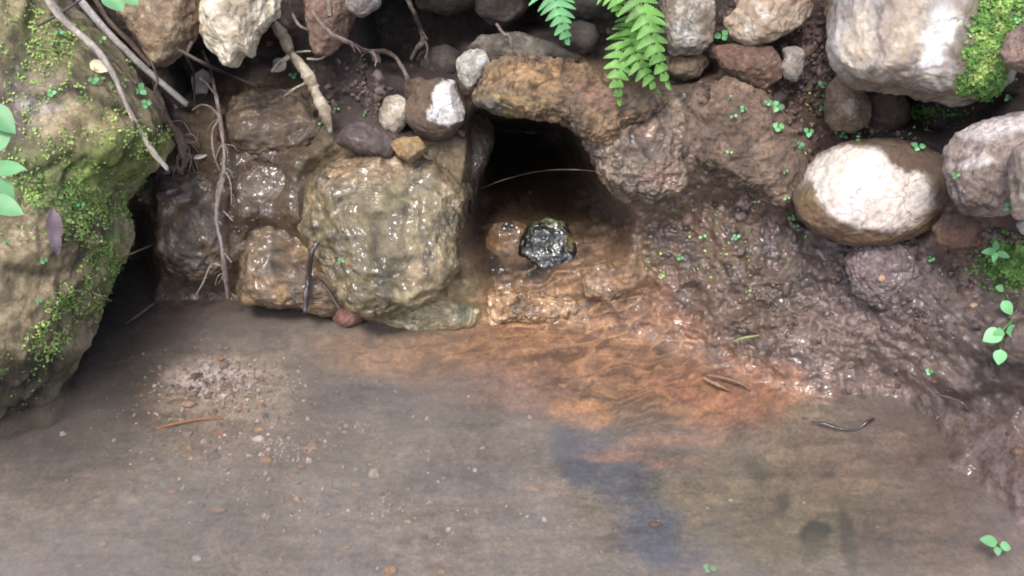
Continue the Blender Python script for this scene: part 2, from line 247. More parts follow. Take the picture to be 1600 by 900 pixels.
 dict(name='stone', label='upright oval tan stone under the square boulder', poly=[(1290, 165), (1292, 135), (1308, 118), (1326, 118), (1346, 136), (1360, 168), (1358, 194), (1334, 208), (1304, 204), (1292, 188)], T=.7, off=.05, n=2.3, seed=36, facets=2, amp=.04, pal=[C(138, 116, 92), C(112, 92, 74)], paints=[(1332, 172, 12, 16, 0, C(190, 176, 160), .7, .6)]),
 dict(name='stone', label='dull brown stone right of the upright oval one', poly=[(1354, 150), (1396, 140), (1420, 160), (1420, 190), (1392, 206), (1362, 206)], T=.7, off=.02, seed=37, facets=4, pal=[C(92, 74, 60), C(76, 62, 54)], sub=5),
 dict(name='boulder', label='round boulder with a big white face on the right bank', poly=[(1241, 305), (1250, 268), (1276, 240), (1316, 224), (1362, 217), (1416, 222), (1462, 240), (1488, 274), (1496, 306), (1478, 338), (1436, 366), (1384, 384), (1334, 386), (1286, 368), (1252, 342)], T=.7, off=.085, n=2.4, seed=38, facets=2, amp=.028, pal=[C(120, 94, 68), C(100, 82, 66), C(140, 110, 80)], paints=[(1356, 292, 106, 66, 10, C(226, 216, 208), 1, .22), (1320, 262, 52, 36, -20, C(234, 224, 206), 1, .3), (1370, 335, 60, 22, 0, C(222, 206, 196), .8, .5), (1428, 245, 56, 26, 20, C(104, 84, 68), 1, .3), (1340, 290, 30, 50, 20, C(236, 232, 230), .7, .6), (1264, 315, 16, 34, -10, C(122, 100, 64), .9, .4)], cat='boulder', sub=7, mott=.2, mat=M_pale),
 dict(name='boulder', label='big brown earth crusted boulder dotted with seedlings right of the jamb', poly=[(1076, 236), (1082, 185), (1106, 145), (1140, 124), (1182, 134), (1218, 170), (1240, 215), (1258, 262), (1248, 302), (1222, 320), (1180, 312), (1130, 296), (1090, 276)], T=0.42, off=0.01, n=2.8, fil=0.055, seed=39, facets=1, amp=0.13, pal=[C(120, 98, 82), C(98, 82, 70), C(140, 116, 96)], cat='boulder', sub=7, mott=.4, noisef=2, fw=40),
 dict(name='stone', label='grey white topped rock at the right edge beside the round boulder', poly=[(1482, 232), (1496, 206), (1530, 190), (1580, 180), (1620, 180), (1650, 230), (1640, 300), (1600, 325), (1555, 334), (1512, 336), (1496, 304), (1484, 268)], T=.7, off=.07, n=2.7, seed=40, facets=4, amp=.06, pal=[C(150, 134, 126), C(124, 108, 104), C(172, 158, 148)], paints=[(1570, 200, 70, 18, -8, C(206, 198, 196), .8, .5), (1530, 255, 30, 10, 0, C(220, 214, 210), .6, .5), (1530, 310, 50, 30, 0, C(96, 80, 76), .7, .6)], mott=.35, sub=7),
 dict(name='stone', label='pale rock with an orange spot cut by the right edge', poly=[(1590, 214), (1640, 196), (1700, 240), (1690, 340), (1620, 350), (1592, 338), (1584, 280)], T=.6, off=.11, n=2.8, seed=41, facets=4, pal=[C(176, 160, 146), C(148, 134, 122)], paints=[(1594, 218, 12, 8, 0, C(206, 128, 66), .9, .4)], sub=5),
 dict(name='stone', label='rusty earthy stone below the gap between round boulder and edge rock', poly=[(1458, 356), (1480, 334), (1520, 334), (1552, 350), (1548, 378), (1500, 392), (1466, 380)], T=0.4, off=0.02, seed=42, facets=3, pal=[C(128, 92, 72), C(102, 80, 70)], sub=5, fil=0.025, fw=35),
 dict(name='stone', label='white pebble cut by the right edge under the pale rock', poly=[(1588, 350), (1600, 338), (1630, 345), (1628, 366), (1598, 366)], T=.8, off=.04, n=2.1, seed=43, facets=1, amp=.03, pal=[C(206, 204, 204), C(184, 182, 180)], sub=4, cat='pebble'),
 dict(name='stone', label='low yellowish wet ledge at the foot of the broad wet boulder, by the channel', poly=[(575, 492), (600, 468), (680, 455), (738, 455), (752, 485), (742, 512), (650, 520), (590, 514)], T=.4, off=.0, n=3.4, fil=.03, fw=30, seed=50, facets=4, amp=.09, pal=[C(170, 150, 100), C(140, 124, 82), C(200, 186, 142)], paints=[(728, 490, 16, 18, 0, C(80, 98, 76), .7, .6)], wet=1, mott=.5),
 dict(name='stone', label='uneven orange yellow rock lip the spring spills over into the pool', poly=[(742, 478), (758, 456), (800, 452), (840, 466), (880, 462), (915, 476), (900, 498), (850, 508), (800, 502), (760, 510)], T=.6, off=-.004, n=2.3, fil=.014, fw=34, seed=51, facets=2, amp=.26, noisef=1.4, pal=[C(172, 132, 88), C(126, 94, 62), C(206, 168, 122)], paints=[(806, 480, 8, 22, 20, C(60, 46, 36), .8, .5)], wet=1, mott=.6),
 dict(name='stone', label='yellow brown wet slab beside the channel right of the glassy black stone', poly=[(905, 425), (940, 405), (985, 420), (990, 450), (950, 470), (910, 460)], T=.4, off=-.002, n=3, fil=.012, fw=30, seed=52, facets=4, amp=.12, pal=[C(140, 108, 74), C(116, 90, 64), C(168, 132, 92)], wet=1, mott=.6, sub=5),
 dict(name='stone', label='glassy green black stone the spring water pours over', poly=[(806, 400), (812, 372), (832, 350), (858, 340), (884, 350), (896, 380), (912, 412), (880, 430), (846, 440), (822, 428)], T=0.42, off=0.008, n=2.2, seed=44, facets=1, amp=0.1, pal=[C(14, 18, 16), C(24, 30, 24)], paints=[(858, 348, 24, 9, 0, C(96, 100, 70), .9, .5), (885, 375, 10, 18, 0, C(120, 110, 60), .7, .5)], wet=3, mott=.5, mat=M_glassy, fil=0.01),
 dict(name='stone', label='orange stone with black stains left of the glassy black one', poly=[(757, 375), (772, 350), (800, 343), (826, 352), (834, 388), (822, 412), (790, 420), (762, 402)], T=0.3, off=0.006, n=2.3, seed=45, facets=2, amp=.06, pal=[C(136, 98, 54), C(98, 72, 42)], paints=[(792, 353, 14, 8, 0, C(20, 20, 18), .95, .5), (790, 400, 12, 12, 0, C(20, 20, 18), .9, .5)], wet=.8, sub=5, fil=0.006),
 dict(name='stone', label='small reddish stone at the waterline below the dark upright root', poly=[(518, 494), (530, 479), (550, 474), (566, 490), (564, 506), (540, 512), (522, 508)], T=.7, off=.02, seed=46, facets=4, pal=[C(138, 88, 68), C(118, 76, 60)], wet=.7, sub=5),
 dict(name='stone', label='brown stone half hidden at the right edge under the leafy sprig', poly=[(1556, 530), (1600, 496), (1670, 500), (1670, 590), (1610, 585), (1572, 566)], T=.7, off=.03, seed=47, facets=3, pal=[C(106, 90, 84), C(86, 74, 70)]),
 dict(name='stone', label='dead grey stone caught between the crossed sticks', poly=[(88, 5), (112, -6), (132, 14), (142, 38), (132, 52), (112, 44), (98, 28)], T=.5, off=.03, seed=48, facets=5, pal=[C(160, 152, 160), C(126, 118, 128)], sub=5),
 dict(name='clod', label='lumpy grey mud clod under the round white faced boulder', poly=[(1324, 405), (1338, 384), (1366, 372), (1402, 373), (1430, 390), (1440, 425), (1428, 462), (1390, 482), (1350, 474), (1328, 445)], T=0.5, off=0.02, n=2.4, seed=49, facets=0, amp=0.16, noisef=2.6, pal=[C(126, 110, 110), C(106, 90, 90)], wet=.55, cat='mud clod', mott=.3, fil=0.02, fw=45),
]
# ------------------------------------------------------------------ ground
TOE_PX = [(-700, 560), (-200, 540), (60, 530), (150, 505), (230, 478), (370, 474), (480, 488), (570, 500), (730, 502), (850, 508), (960, 520), (1060, 545), (1150, 585), (1270, 622), (1340, 640), (1430, 665), (1520, 760), (1600, 850), (1750, 900), (2300, 880)]
tx = []; ty = []
for a, b in TOE_PX:
    d = ray(a, b); t = -CAM[2]/d[2]; P = CAM+d*t; tx.append(P[0]); ty.append(P[1])
tx = np.array(tx); ty = np.array(ty)
def grow(a, st, n, g=1.13):
    r = []; 
    for i in range(n): st *= g; a += st; r.append(a)
    return r
fx = list(np.arange(-.98, .98, .0022)); side = grow(.98, .0022, 48)
XS = np.array([-v for v in reversed(side)]+fx+side)
fs = list(np.arange(-.66, .78, .0022)); up = grow(.78, .0022, 45); dn = grow(.66, .0022, 48)
SS = np.array([-v for v in reversed(dn)]+fs+up)
toe = np.interp(XS, np.sort(tx), ty[np.argsort(tx)])
k_ = np.ones(41)/41; toe = np.convolve(np.pad(toe, 20, 'edge'), k_, 'valid')
nx, ns = len(XS), len(SS)
GX = np.repeat(XS[None], ns, 0); GS = np.repeat(SS[:, None], nx, 1)
right = ss(.15, .6, GX)
al = ss(0, .04, GS)*(62 - 22*right*(1-ss(.28, .42, GS)))
al = al*(1-ss(.80, .95, GS)) + 8*ss(.8, .95, GS)
al = R(1)*al
ds = np.diff(SS, prepend=SS[0])[:, None]
cy = np.cumsum(np.cos(al)*ds, 0); cz = np.cumsum(np.sin(al)*ds, 0)
i0 = np.argmin(np.abs(SS)); cy -= cy[i0]; cz -= cz[i0]
bed = -.055*ss(0, .16, -GS) + .12*ss(1.1, 1.7, -GS)
# the lower right is a silt shelf hardly under water
GY = toe[None]+cy
px0, py0 = project(np.stack([GX.ravel(), GY.ravel(), cz.ravel()], 1))
shelf = ss(1120, 1420, px0).reshape(GX.shape)
GZ = np.where(GS < 0, bed*(1-.72*shelf), cz)
P0 = np.stack([GX.ravel(), GY.ravel(), GZ.ravel()], 1)
px, py = project(P0)
wv = np.stack([px/90, py/90, px*0], 1)
wpx = px + 22*fbm(wv, 4, 5); wpy = py + 22*fbm(wv+7.7, 4, 9)        # warped plan used for the strata of colour
s_ = GS.ravel(); shelf = shelf.ravel()
above = ss(-.02, .05, s_)
H = np.zeros(len(P0))                                                # metres away from the viewer's side: recess > 0
chan = [(748, 170), (895, 180), (925, 240), (955, 290), (985, 350), (965, 420), (920, 500), (750, 512), (735, 440), (722, 330), (735, 260)]
cm = ss(-12, 34, sdpoly(wpx*.4+px*.6, wpy*.4+py*.6, chan))
H += cm*np.interp(py, [100, 190, 230, 265, 300, 350, 420, 500], [.60, .56, .47, .36, .25, .13, .05, 0])
for poly, dep, sf in [([(555, 10), (640, -40), (870, -40), (875, 60), (740, 80), (722, 128), (640, 120), (570, 100)], .20, 30),
                      ([(235, 60), (450, 50), (480, 120), (440, 165), (340, 165), (290, 150)], .10, 25),
                      ([(165, 330), (225, 325), (245, 400), (235, 470), (100, 530), (60, 480)], .16, 30),
                      ([(1360, 150), (1500, 140), (1590, 150), (1560, 190), (1470, 212), (1390, 200)], .10, 22),
                      ([(1000, 90), (1130, 95), (1135, 128), (1090, 140), (1010, 140)], .07, 18),
                      ([(1240, 345), (1330, 385), (1440, 375), (1480, 350), (1400, 330), (1280, 320)], .03, 20)]:
    H += dep*ss(-sf*.3, sf, sdpoly(wpx*.5+px*.5, wpy*.5+py*.5, poly))
H -= .10*ss(-30, -110, py)*above  # unseen bank above the view swells out, added to shade the hollow
for st_ in STONES:                                                   # mud packed round every stone
    q_ = np.array(st_['poly'], float); a_, b_ = q_.min(0)-90, q_.max(0)+90
    mm = (px > a_[0]) & (px < b_[0]) & (py > a_[1]) & (py < b_[1]) & (above > .0)
    if mm.any(): H[mm] -= ss(-.005, .09, s_[mm])*st_.get('fil', .014)*ss(-st_.get('fw', 26), 4, sdpoly(wpx[mm]*.6+px[mm]*.4, wpy[mm]*.6+py[mm]*.4+9, q_))
q = P0
f1 = fbm(q*7, 3, 21); f2 = fbm(q*19, 4, 31, ridge=True); f3 = fbm(q*60, 3, 41)
H -= above*(.018*f1 + .010*f2 + .0045*f3)
# mud slope on the right: rills running down to the water, crumbly cast-like mud further right
dg = np.stack([(wpx*.62-wpy*.45)/30, (wpx*.45+wpy*.75)/62, px*0], 1)
wetR = blob(wpx, wpy, 1170, 470, 300, 170, 32, .5)
H -= above*wetR*(.014*fbm(dg, 4, 51, ridge=True)+.010*fbm(q*26, 4, 53, ridge=True)+.016*fbm(q*9, 2, 54))
crum = np.clip(blob(wpx, wpy, 1385, 430, 85, 75, 0, .5)+.9*blob(wpx, wpy, 1470, 500, 210, 130, 10, .5)+.5*wetR+.6*blob(wpx, wpy, 1180, 230, 140, 130, 0, .5)+.5*blob(wpx, wpy, 1290, 110, 200, 120, 0, .5)+.5*blob(wpx, wpy, 1000, 330, 110, 90, 0, .6), 0, 1)
mk = (crum > .01)
d1 = np.zeros(len(P0)); a1, a2, _ = worley(q[mk]*48+.6*f1[mk][:, None], 61); d1[mk] = .5-a1
b1 = np.zeros(len(P0)); a1, a2, _ = worley(q[mk]*110+.6*f1[mk][:, None], 63); b1[mk] = .5-a1
H -= above*crum*(.026*d1+.009*b1)
# ledges of mud on the right above the shelf
ledge = ss(0, 30, (py - (545+.22*(px-1300)+14*np.sin(px/37)+10*f2)))*ss(1290, 1380, px)
H += above*.035*ledge*ss(760, 640, py)
H -= .03*blob(wpx, wpy, 1460, 500, 150, 60, 12, .6)
# overlapping flakes of orange silt under the stream
oran = np.clip(blob(wpx, wpy, 900, 480, 130, 110, 10, .5)+blob(wpx, wpy, 1000, 590, 240, 90, 12, .5)+blob(wpx, wpy, 640, 545, 130, 50, 0, .5), 0, 1)
fl = np.stack([wpx/85, (wpy+.25*wpx)/34, px*0], 1); flk = fbm(fl, 4, 71, ridge=True)
saw = fbm(fl*.8+3, 3, 73)*3; saw = saw-np.floor(saw)
H -= oran*(.003*flk+.004*saw)*(.4+.6*above)
bedm = 1-above
H -= bedm*(.004*f1+.0025*f3)
H -= bedm*.004*fbm(q*34, 4, 78, gain=.65)
H -= bedm*shelf*.009*fbm(np.stack([px/60, py/22, px*0], 1), 4, 77)
dirv = P0-CAM; dirv /= np.linalg.norm(dirv, axis=1)[:, None]
V = P0+dirv*H[:, None]
# colours
n1 = fbm(np.stack([px/48, py/40, px*0], 1), 5, 81, gain=.62); n2 = fbm(np.stack([px/16, py/7, px*0], 1), 4, 83, gain=.7); n3 = fbm(q*110, 3, 85, gain=.7)
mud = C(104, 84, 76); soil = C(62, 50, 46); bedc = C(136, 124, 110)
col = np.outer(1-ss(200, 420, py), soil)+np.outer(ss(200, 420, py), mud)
col = np.where((s_ < .0)[:, None], bedc, col)
m = ss(-.03, .03, -s_)[:, None]; col = col*(1-m)+bedc*m
blobs = [
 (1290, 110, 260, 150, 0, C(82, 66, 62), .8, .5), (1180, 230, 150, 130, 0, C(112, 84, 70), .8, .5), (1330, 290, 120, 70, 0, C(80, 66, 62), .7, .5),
 (1060, 370, 170, 100, 25, C(116, 90, 70), .85, .5), (1180, 470, 230, 110, 35, C(108, 88, 72), .85, .6), (1270, 440, 50, 110, -30, C(88, 80, 80), .5, .6),
 (1050, 250, 100, 80, 0, C(120, 92, 84), .6, .5), (1230, 600, 80, 36, 10, C(168, 120, 88), .7, .5),
 (1390, 430, 90, 80, 0, C(126, 110, 110), .9, .5), (1480, 510, 190, 120, 10, C(108, 94, 88), .9, .5), (1360, 560, 150, 80, 20, C(132, 112, 102), .9, .5),
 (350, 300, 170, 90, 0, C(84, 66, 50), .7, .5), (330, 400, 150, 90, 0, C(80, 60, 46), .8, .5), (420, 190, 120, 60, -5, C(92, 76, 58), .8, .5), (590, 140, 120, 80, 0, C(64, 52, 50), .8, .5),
 (220, 500, 160, 70, -20, C(60, 48, 42), .8, .5), (330, 500, 190, 40, -5, C(88, 66, 52), .9, .5), (130, 640, 220, 110, -25, C(76, 65, 58), .9, .6),  # dark bed at the left has the overhang's shade painted in
 (360, 620, 130, 62, 0, C(178, 160, 140), .85, .4), (330, 600, 80, 34, 0, C(206, 194, 192), .8, .5), (430, 700, 150, 40, 0, C(132, 112, 88), .6, .6),
 (510, 640, 70, 150, -10, C(96, 84, 74), .6, .6), (700, 600, 190, 70, 0, C(112, 100, 94), .9, .5), (560, 620, 80, 30, 0, C(96, 96, 96), .6, .6),
 (850, 240, 130, 80, 0, C(44, 36, 30), 1, .4), (840, 320, 130, 60, 0, C(74, 58, 44), 1, .6), (840, 420, 120, 80, 0, C(110, 84, 56), .9, .6), (820, 485, 110, 34, 0, C(186, 144, 104), .95, .5), (850, 432, 60, 16, 8, C(20, 20, 17), .97, .4), (792, 438, 44, 11, 22, C(24, 22, 18), .97, .4), (772, 415, 12, 26, -20, C(30, 26, 20), .9, .5), (905, 408, 14, 20, 0, C(30, 28, 22), .9, .5), (790, 358, 24, 14, 0, C(30, 26, 20), .8, .5), (770, 400, 16, 30, 0, C(50, 38, 26), .8, .5),  # shade painted into the hole's floor; black stains and a shadow under the stone
 (900, 470, 120, 50, -15, C(156, 112, 70), .7, .6), (640, 545, 150, 45, 0, C(178, 134, 92), .95, .5), (820, 545, 150, 50, 5, C(184, 132, 88), .9, .5), (1000, 530, 130, 90, 15, C(148, 106, 78), .95, .5),
 (1000, 590, 260, 70, 8, C(158, 120, 92), .9, .6), (800, 610, 140, 45, 12, C(146, 110, 92), .9, .5), (1120, 620, 130, 50, 5, C(176, 122, 92), .9, .5), (910, 645, 55, 24, 5, C(208, 150, 96), 1, .3),
 (985, 765, 150, 56, 46, C(84, 92, 108), .97, .5), (1040, 845, 90, 50, 0, C(72, 88, 114), .97, .5), (895, 710, 35, 60, -20, C(66, 78, 104), .95, .5), (1060, 700, 100, 50, 0, C(120, 104, 98), .6, .6), (1040, 690, 130, 14, -6, C(172, 130, 106), .7, .6), (975, 715, 60, 10, 12, C(172, 132, 108), .7, .5), (1065, 725, 70, 10, -14, C(176, 134, 110), .6, .5),
 (1050, 770, 50, 30, 0, C(124, 116, 92), .5, .6), (720, 745, 120, 30, 5, C(96, 96, 100), .7, .6), (1110, 780, 16, 110, 25, C(150, 128, 110), .7, .6),
 (1230, 790, 170, 120, -10, C(128, 118, 88), .85, .6), (1330, 720, 170, 60, -20, C(126, 106, 88), .8, .5), (1470, 700, 160, 90, 15, C(108, 88, 80), .9, .5), (1450, 830, 140, 80, 0, C(112, 92, 76), .8, .5),
 (1275, 836, 26, 18, 0, C(40, 44, 30), .95, .3), (1275, 860, 22, 26, 0, C(78, 76, 52), .7, .5), (1322, 850, 12, 60, -10, C(70, 66, 50), .8, .5), (1228, 785, 14, 20, 20, C(64, 66, 50), .8, .5), (1190, 735, 16, 26, -30, C(90, 86, 66), .7, .5),
 (1570, 830, 80, 60, 0, C(122, 102, 98), .8, .5), (1330, 690, 160, 30, 0, C(134, 112, 98), .6, .6), (250, 830, 330, 110, 0, C(138, 124, 110), .6, .6), (700, 830, 300, 90, 0, C(152, 138, 124), .7, .6),
]
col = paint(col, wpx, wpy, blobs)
for st_ in STONES:                                                   # the wall round the embedded stones is the same stuff
    if 'fw' not in st_: continue
    q_ = np.array(st_['poly'], float); a_, b_ = q_.min(0)-90, q_.max(0)+90
    mm = (px > a_[0]) & (px < b_[0]) & (py > a_[1]) & (py < b_[1]) & (above > .3)
    e = (.85*ss(-st_['fw'], 6, sdpoly(wpx[mm], wpy[mm], q_)))[:, None]; col[mm] = col[mm]*(1-e)+np.mean(st_['pal'], 0)*e
sat = np.array([1.0, 1.0, 1.0])
bs = fbm(np.stack([px/70+1.2*n1, py/13, px*0], 1), 5, 87, gain=.7); mott = (1+.42*n1+.34*n2+.22*n3+(s_ < -.01)*(1-oran)*.55*bs)[:, None]; col = col*np.clip(mott, .35, 1.9)
# orange silt: darker creases, yellow and rose lobes
e = (oran*ss(.1, -.35, flk)*.6)[:, None]; col = col*(1-e)+C(104, 78, 62)*e
fk2 = fbm(np.stack([(wpx+py)/60, wpy/15, px*0], 1), 4, 75, ridge=True); e = (oran*ss(.25, .6, fk2)*.55)[:, None]; col = col*(1-e)+C(92, 64, 50)*e
e = (oran*ss(.55, .95, saw)*.5)[:, None]; col = col*(1-e)+C(206, 158, 108)*e
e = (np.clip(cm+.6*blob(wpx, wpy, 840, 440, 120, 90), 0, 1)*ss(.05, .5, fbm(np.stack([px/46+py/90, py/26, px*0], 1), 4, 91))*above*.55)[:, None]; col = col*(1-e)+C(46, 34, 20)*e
# dark slaty flecks and pale pink mineral in the right wet slope
e = (wetR*ss(.15, .5, fbm(dg*1.5, 4, 93))*.5)[:, None]; col = col*(1-e)+C(66, 66, 72)*e
e = (wetR*ss(.2, .6, fbm(dg*2.1+4, 4, 95))*.35)[:, None]; col = col*(1-e)+C(158, 128, 122)*e
e = (blob(wpx, wpy, 1100, 370, 240, 100, 20)*ss(.2, .6, fbm(np.stack([px/26, py/18, px*0], 1), 3, 97))*.55)[:, None]; col = col*(1-e)+C(104, 100, 66)*e
# grains on the bed: rust, pale and dark
g1, g2, gid = worley(np.stack([px/11+n1, py/6, px*0], 1)[s_ < .02], 99)
gm = np.zeros(len(P0)); gi = np.zeros(len(P0)); gm[s_ < .02] = ss(.42, .25, g1); gi[s_ < .02] = gid
dens = .14+.7*blob(wpx, wpy, 370, 640, 180, 110)+.08*blob(px, py, 600, 850, 500, 120)
for lo, hi, cc, st in [(0, .07, C(190, 140, 84), .8), (.07, .15, C(176, 168, 164), .7), (.15, .33, C(70, 62, 58), .7), (.33, .42, C(150, 112, 92), .6)]:
    e = (gm*(gi > lo)*(gi < hi)*st*np.clip(dens, 0, 1)*(1-oran)*(1-.6*blob(wpx, wpy, 620, 640, 260, 110)))[:, None]; col = col*(1-e)+cc*e
# moss at the right edge
e = (blob(wpx, wpy, 1590, 415, 50, 34, 0, .4)*.9)[:, None]; col = col*(1-e)+C(70, 110, 34)*e
wet = np.clip(.25+1.0*wetR+.9*blob(wpx, wpy, 340, 330, 190, 150)+.9*cm+.8*oran+.45*blob(wpx, wpy, 1450, 600, 220, 120)+.5*ss(640, 720, py)*shelf+.5*blob(wpx, wpy, 1060, 330, 120, 80), 0, 1)
wet *= np.where(py < 230, .35, 1)
wet = np.clip(wet*1.3, 0, 1.2); wet *= (1-.65*oran); wet = wet*ss(-.004, .006, V[:, 2])
idx = np.arange(nx*ns).reshape(ns, nx)
F = np.stack([idx[:-1, :-1].ravel(), idx[:-1, 1:].ravel(), idx[1:, 1:].ravel(), idx[1:, :-1].ravel()], 1)
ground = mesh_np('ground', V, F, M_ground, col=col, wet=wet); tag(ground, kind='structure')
dgraph = bpy.context.evaluated_depsgraph_get()
LASTHIT = ['']
def hit(px_, py_, off=0.0):
    d = ray(px_, py_); ok, loc, nrm, *_ = SC.ray_cast(bpy.context.view_layer.depsgraph, Vector(CAM), Vector(d))
    P = np.array(loc) if ok else CAM+d*2.0
    LASTHIT[0] = _[1].name if ok else ''
    return P - d*off, (np.array(nrm) if ok else -d)
def refresh(): bpy.context.view_layer.update()
refresh()
PXM = 800/TH                                   # pixels per unit of (size/depth)
# ------------------------------------------------------------------ stones
def stone(name, label, poly, T=.8, off=0., n=2.4, seed=0, facets=5, amp=.07, pal=None, wet=0., paints=(), cat='stone', tilt=0., mat=None, sub=6, strata=None, group=None, mott=.3, depth=None, crack=0., noisef=1.0, fil=0, fw=0):
    poly = np.array(poly, float); x0, y0 = poly.min(0); x1, y1 = poly.max(0)
    A = 0; cx = cy_ = 0
    for i in range(len(poly)):
        a, b = poly[i], poly[(i+1) % len(poly)]; k = a[0]*b[1]-b[0]*a[1]; A += k; cx += (a[0]+b[0])*k; cy_ += (a[1]+b[1])*k
    cx /= 3*A; cy_ /= 3*A
    base, _ = CENT[(name, label)] if (name, label) in CENT else hit(cx, cy_)
    dcen = ray(cx, cy_); dep = (np.array(base)-CAM)@FW
    if depth: dep = depth
    dep -= off
    Cn = CAM + dcen*(dep/(dcen@FW)); u = dep/PXM          # metres per pixel at that depth
    ang = np.arctan2(-(poly[:, 1]-cy_), poly[:, 0]-cx); rad = np.hypot(poly[:, 0]-cx, poly[:, 1]-cy_)*u
    # radius as a function of angle by casting against the polygon
    TA = np.linspace(-math.pi, math.pi, 721); RA = np.zeros(721)
    dx, dy = np.cos(TA), -np.sin(TA)
    for i in range(len(poly)):
        a, b = poly[i]-[cx, cy_], poly[(i+1) % len(poly)]-[cx, cy_]; e = b-a
        den = dx*e[1]-dy*e[0]; den = np.where(abs(den) < 1e-9, 1e-9, den)
        t = (a[0]*e[1]-a[1]*e[0])/den; s = (a[0]*dy-a[1]*dx)/den
        ok = (t > 0) & (s >= -1e-6) & (s <= 1+1e-6); RA = np.where(ok, np.maximum(RA, t), RA)
    RA = np.where(RA <= 0, np.median(RA[RA > 0]), RA)
    kk = np.ones(19)/19; RA = np.convolve(np.concatenate([RA[-10:-1], RA, RA[1:10]]), kk, 'valid')
    RA *= u
    v, f = ico(sub); S, cph = np.hypot(v[:, 0], v[:, 1]), v[:, 2]
    th = np.arctan2(v[:, 1], v[:, 0]); Rr = np.interp(th, TA, RA)
    sp = np.clip(S, 0, 1)**(2/n); cp = np.sign(cph)*np.abs(cph)**(2/n)
    Rm = RA.mean()
    L = np.stack([np.cos(th)*Rr*sp, np.sin(th)*Rr*sp, Rm*T*cp], 1)
    rs = np.random.default_rng(seed+100)
    for k in range(facets):                                   # hewn faces
        nn = rs.normal(size=3); nn[2] = abs(nn[2])*.9+.25; nn /= np.linalg.norm(nn)
        dd = L@nn; lim = dd.max()*rs.uniform(.72, .9); ov = np.maximum(dd-lim, 0); L = L-nn*(ov*.85)[:, None]
    nrm = vnormals(L, f); qq = L/Rm + seed*3.1
    amp = amp*(1.25 if facets > 2 else 1.)
    d = amp*Rm*(fbm(qq*1.7*noisef, 4, seed+1) + .45*fbm(qq*4.5*noisef, 4, seed+2, ridge=True))
    d += .10*amp*Rm*fbm(qq*18, 3, seed+3) + .0012*fbm(L*120+seed, 2, seed+4) + (.0055 if Rm > .2 else .003 if Rm > .06 else .0012)*fbm(L*46+seed, 3, seed+24, gain=.7)
    if strata is not None:
        ca, sa = math.cos(R(strata)), math.sin(R(strata)); h = (L[:, 0]*sa+L[:, 1]*ca)/Rm*5+.8*fbm(qq*1.3, 3, seed+6)
        d += amp*Rm*.5*fbm(np.stack([h*1.6, h*0+seed, qq[:, 2]*.5], 1), 3, seed+5)
    if crack:
        w1, w2, _ = worley(qq*1.15+.35*fbm(qq*3, 3, seed+8)[:, None], seed+7); cr = ss(.09, 0, w2-w1); d -= crack*Rm*cr
    else: cr = 0*d
    L = L+nrm*d[:, None]
    L[:, 2] -= tilt*L[:, 1]
    W = Cn+L[:, :1]*RT+L[:, 1:2]*UP-L[:, 2:3]*FW
    X, Y = project(W)
    wq = np.stack([X/38, Y/38, X*0+seed], 1); WX = X+20*fbm(wq, 5, seed+9, gain=.7); WY = Y+20*fbm(wq+5.5, 5, seed+10, gain=.7)
    pal = [np.array(p) for p in pal]
    t1 = ss(-.35, .35, fbm(qq*1.6, 5, seed+11, gain=.65)); t2 = ss(.0, .45, fbm(qq*2.6+9, 5, seed+12, gain=.65))
    c = np.outer(1-t1, pal[0])+np.outer(t1, pal[1])
    if len(pal) > 2: c = c*(1-t2[:, None])+pal[2]*t2[:, None]
    c = paint(c, WX, WY, paints)
    hn = fbm(qq*9, 4, seed+13, gain=.7)
    if strata is not None: hn = .5*hn+.9*fbm(np.stack([h*2.5, h*0, qq[:, 2]*.4], 1), 4, seed+14, gain=.6)
    c = c*np.clip(1+mott*1.5*hn+mott*.6*fbm(L*150, 3, seed+15), .35, 1.8)[:, None]
    c = c*(1-.6*cr[:, None])
    we = wet*np.clip(.75+.8*fbm(qq*2, 3, seed+16), 0, 1) if np.isscalar(wet) else wet(WX, WY)
    o = mesh_np(name, W, f, mat or M_rock, col=c, wet=we, loc=Cn)
    tag(o, label, cat, group)
    return o, W, f, X, Y
CENT = {}
for s in STONES:
    poly = np.array(s['poly'], float); c = poly.mean(0)
    A = 0; cx = cy_ = 0
    for i in range(len(poly)):
        a, b = poly[i], poly[(i+1) % len(poly)]; k = a[0]*b[1]-b[0]*a[1]; A += k; cx += (a[0]+b[0])*k; cy_ += (a[1]+b[1])*k
    cx /= 3*A; cy_ /= 3*A
    hs = [hit(cx, cy_)]+[hit(cx+(p[0]-cx)*.6, cy_+(p[1]-cy_)*.6) for p in poly]
    dm = np.median([(h[0]-CAM)@FW for h in hs]); d = ray(cx, cy_)
    CENT[(s['name'], s['label'])] = (CAM+d*(dm/(d@FW)), None)
BUILT = {}
for s in STONES:
    BUILT[s['seed']] = stone(**s)
refresh()
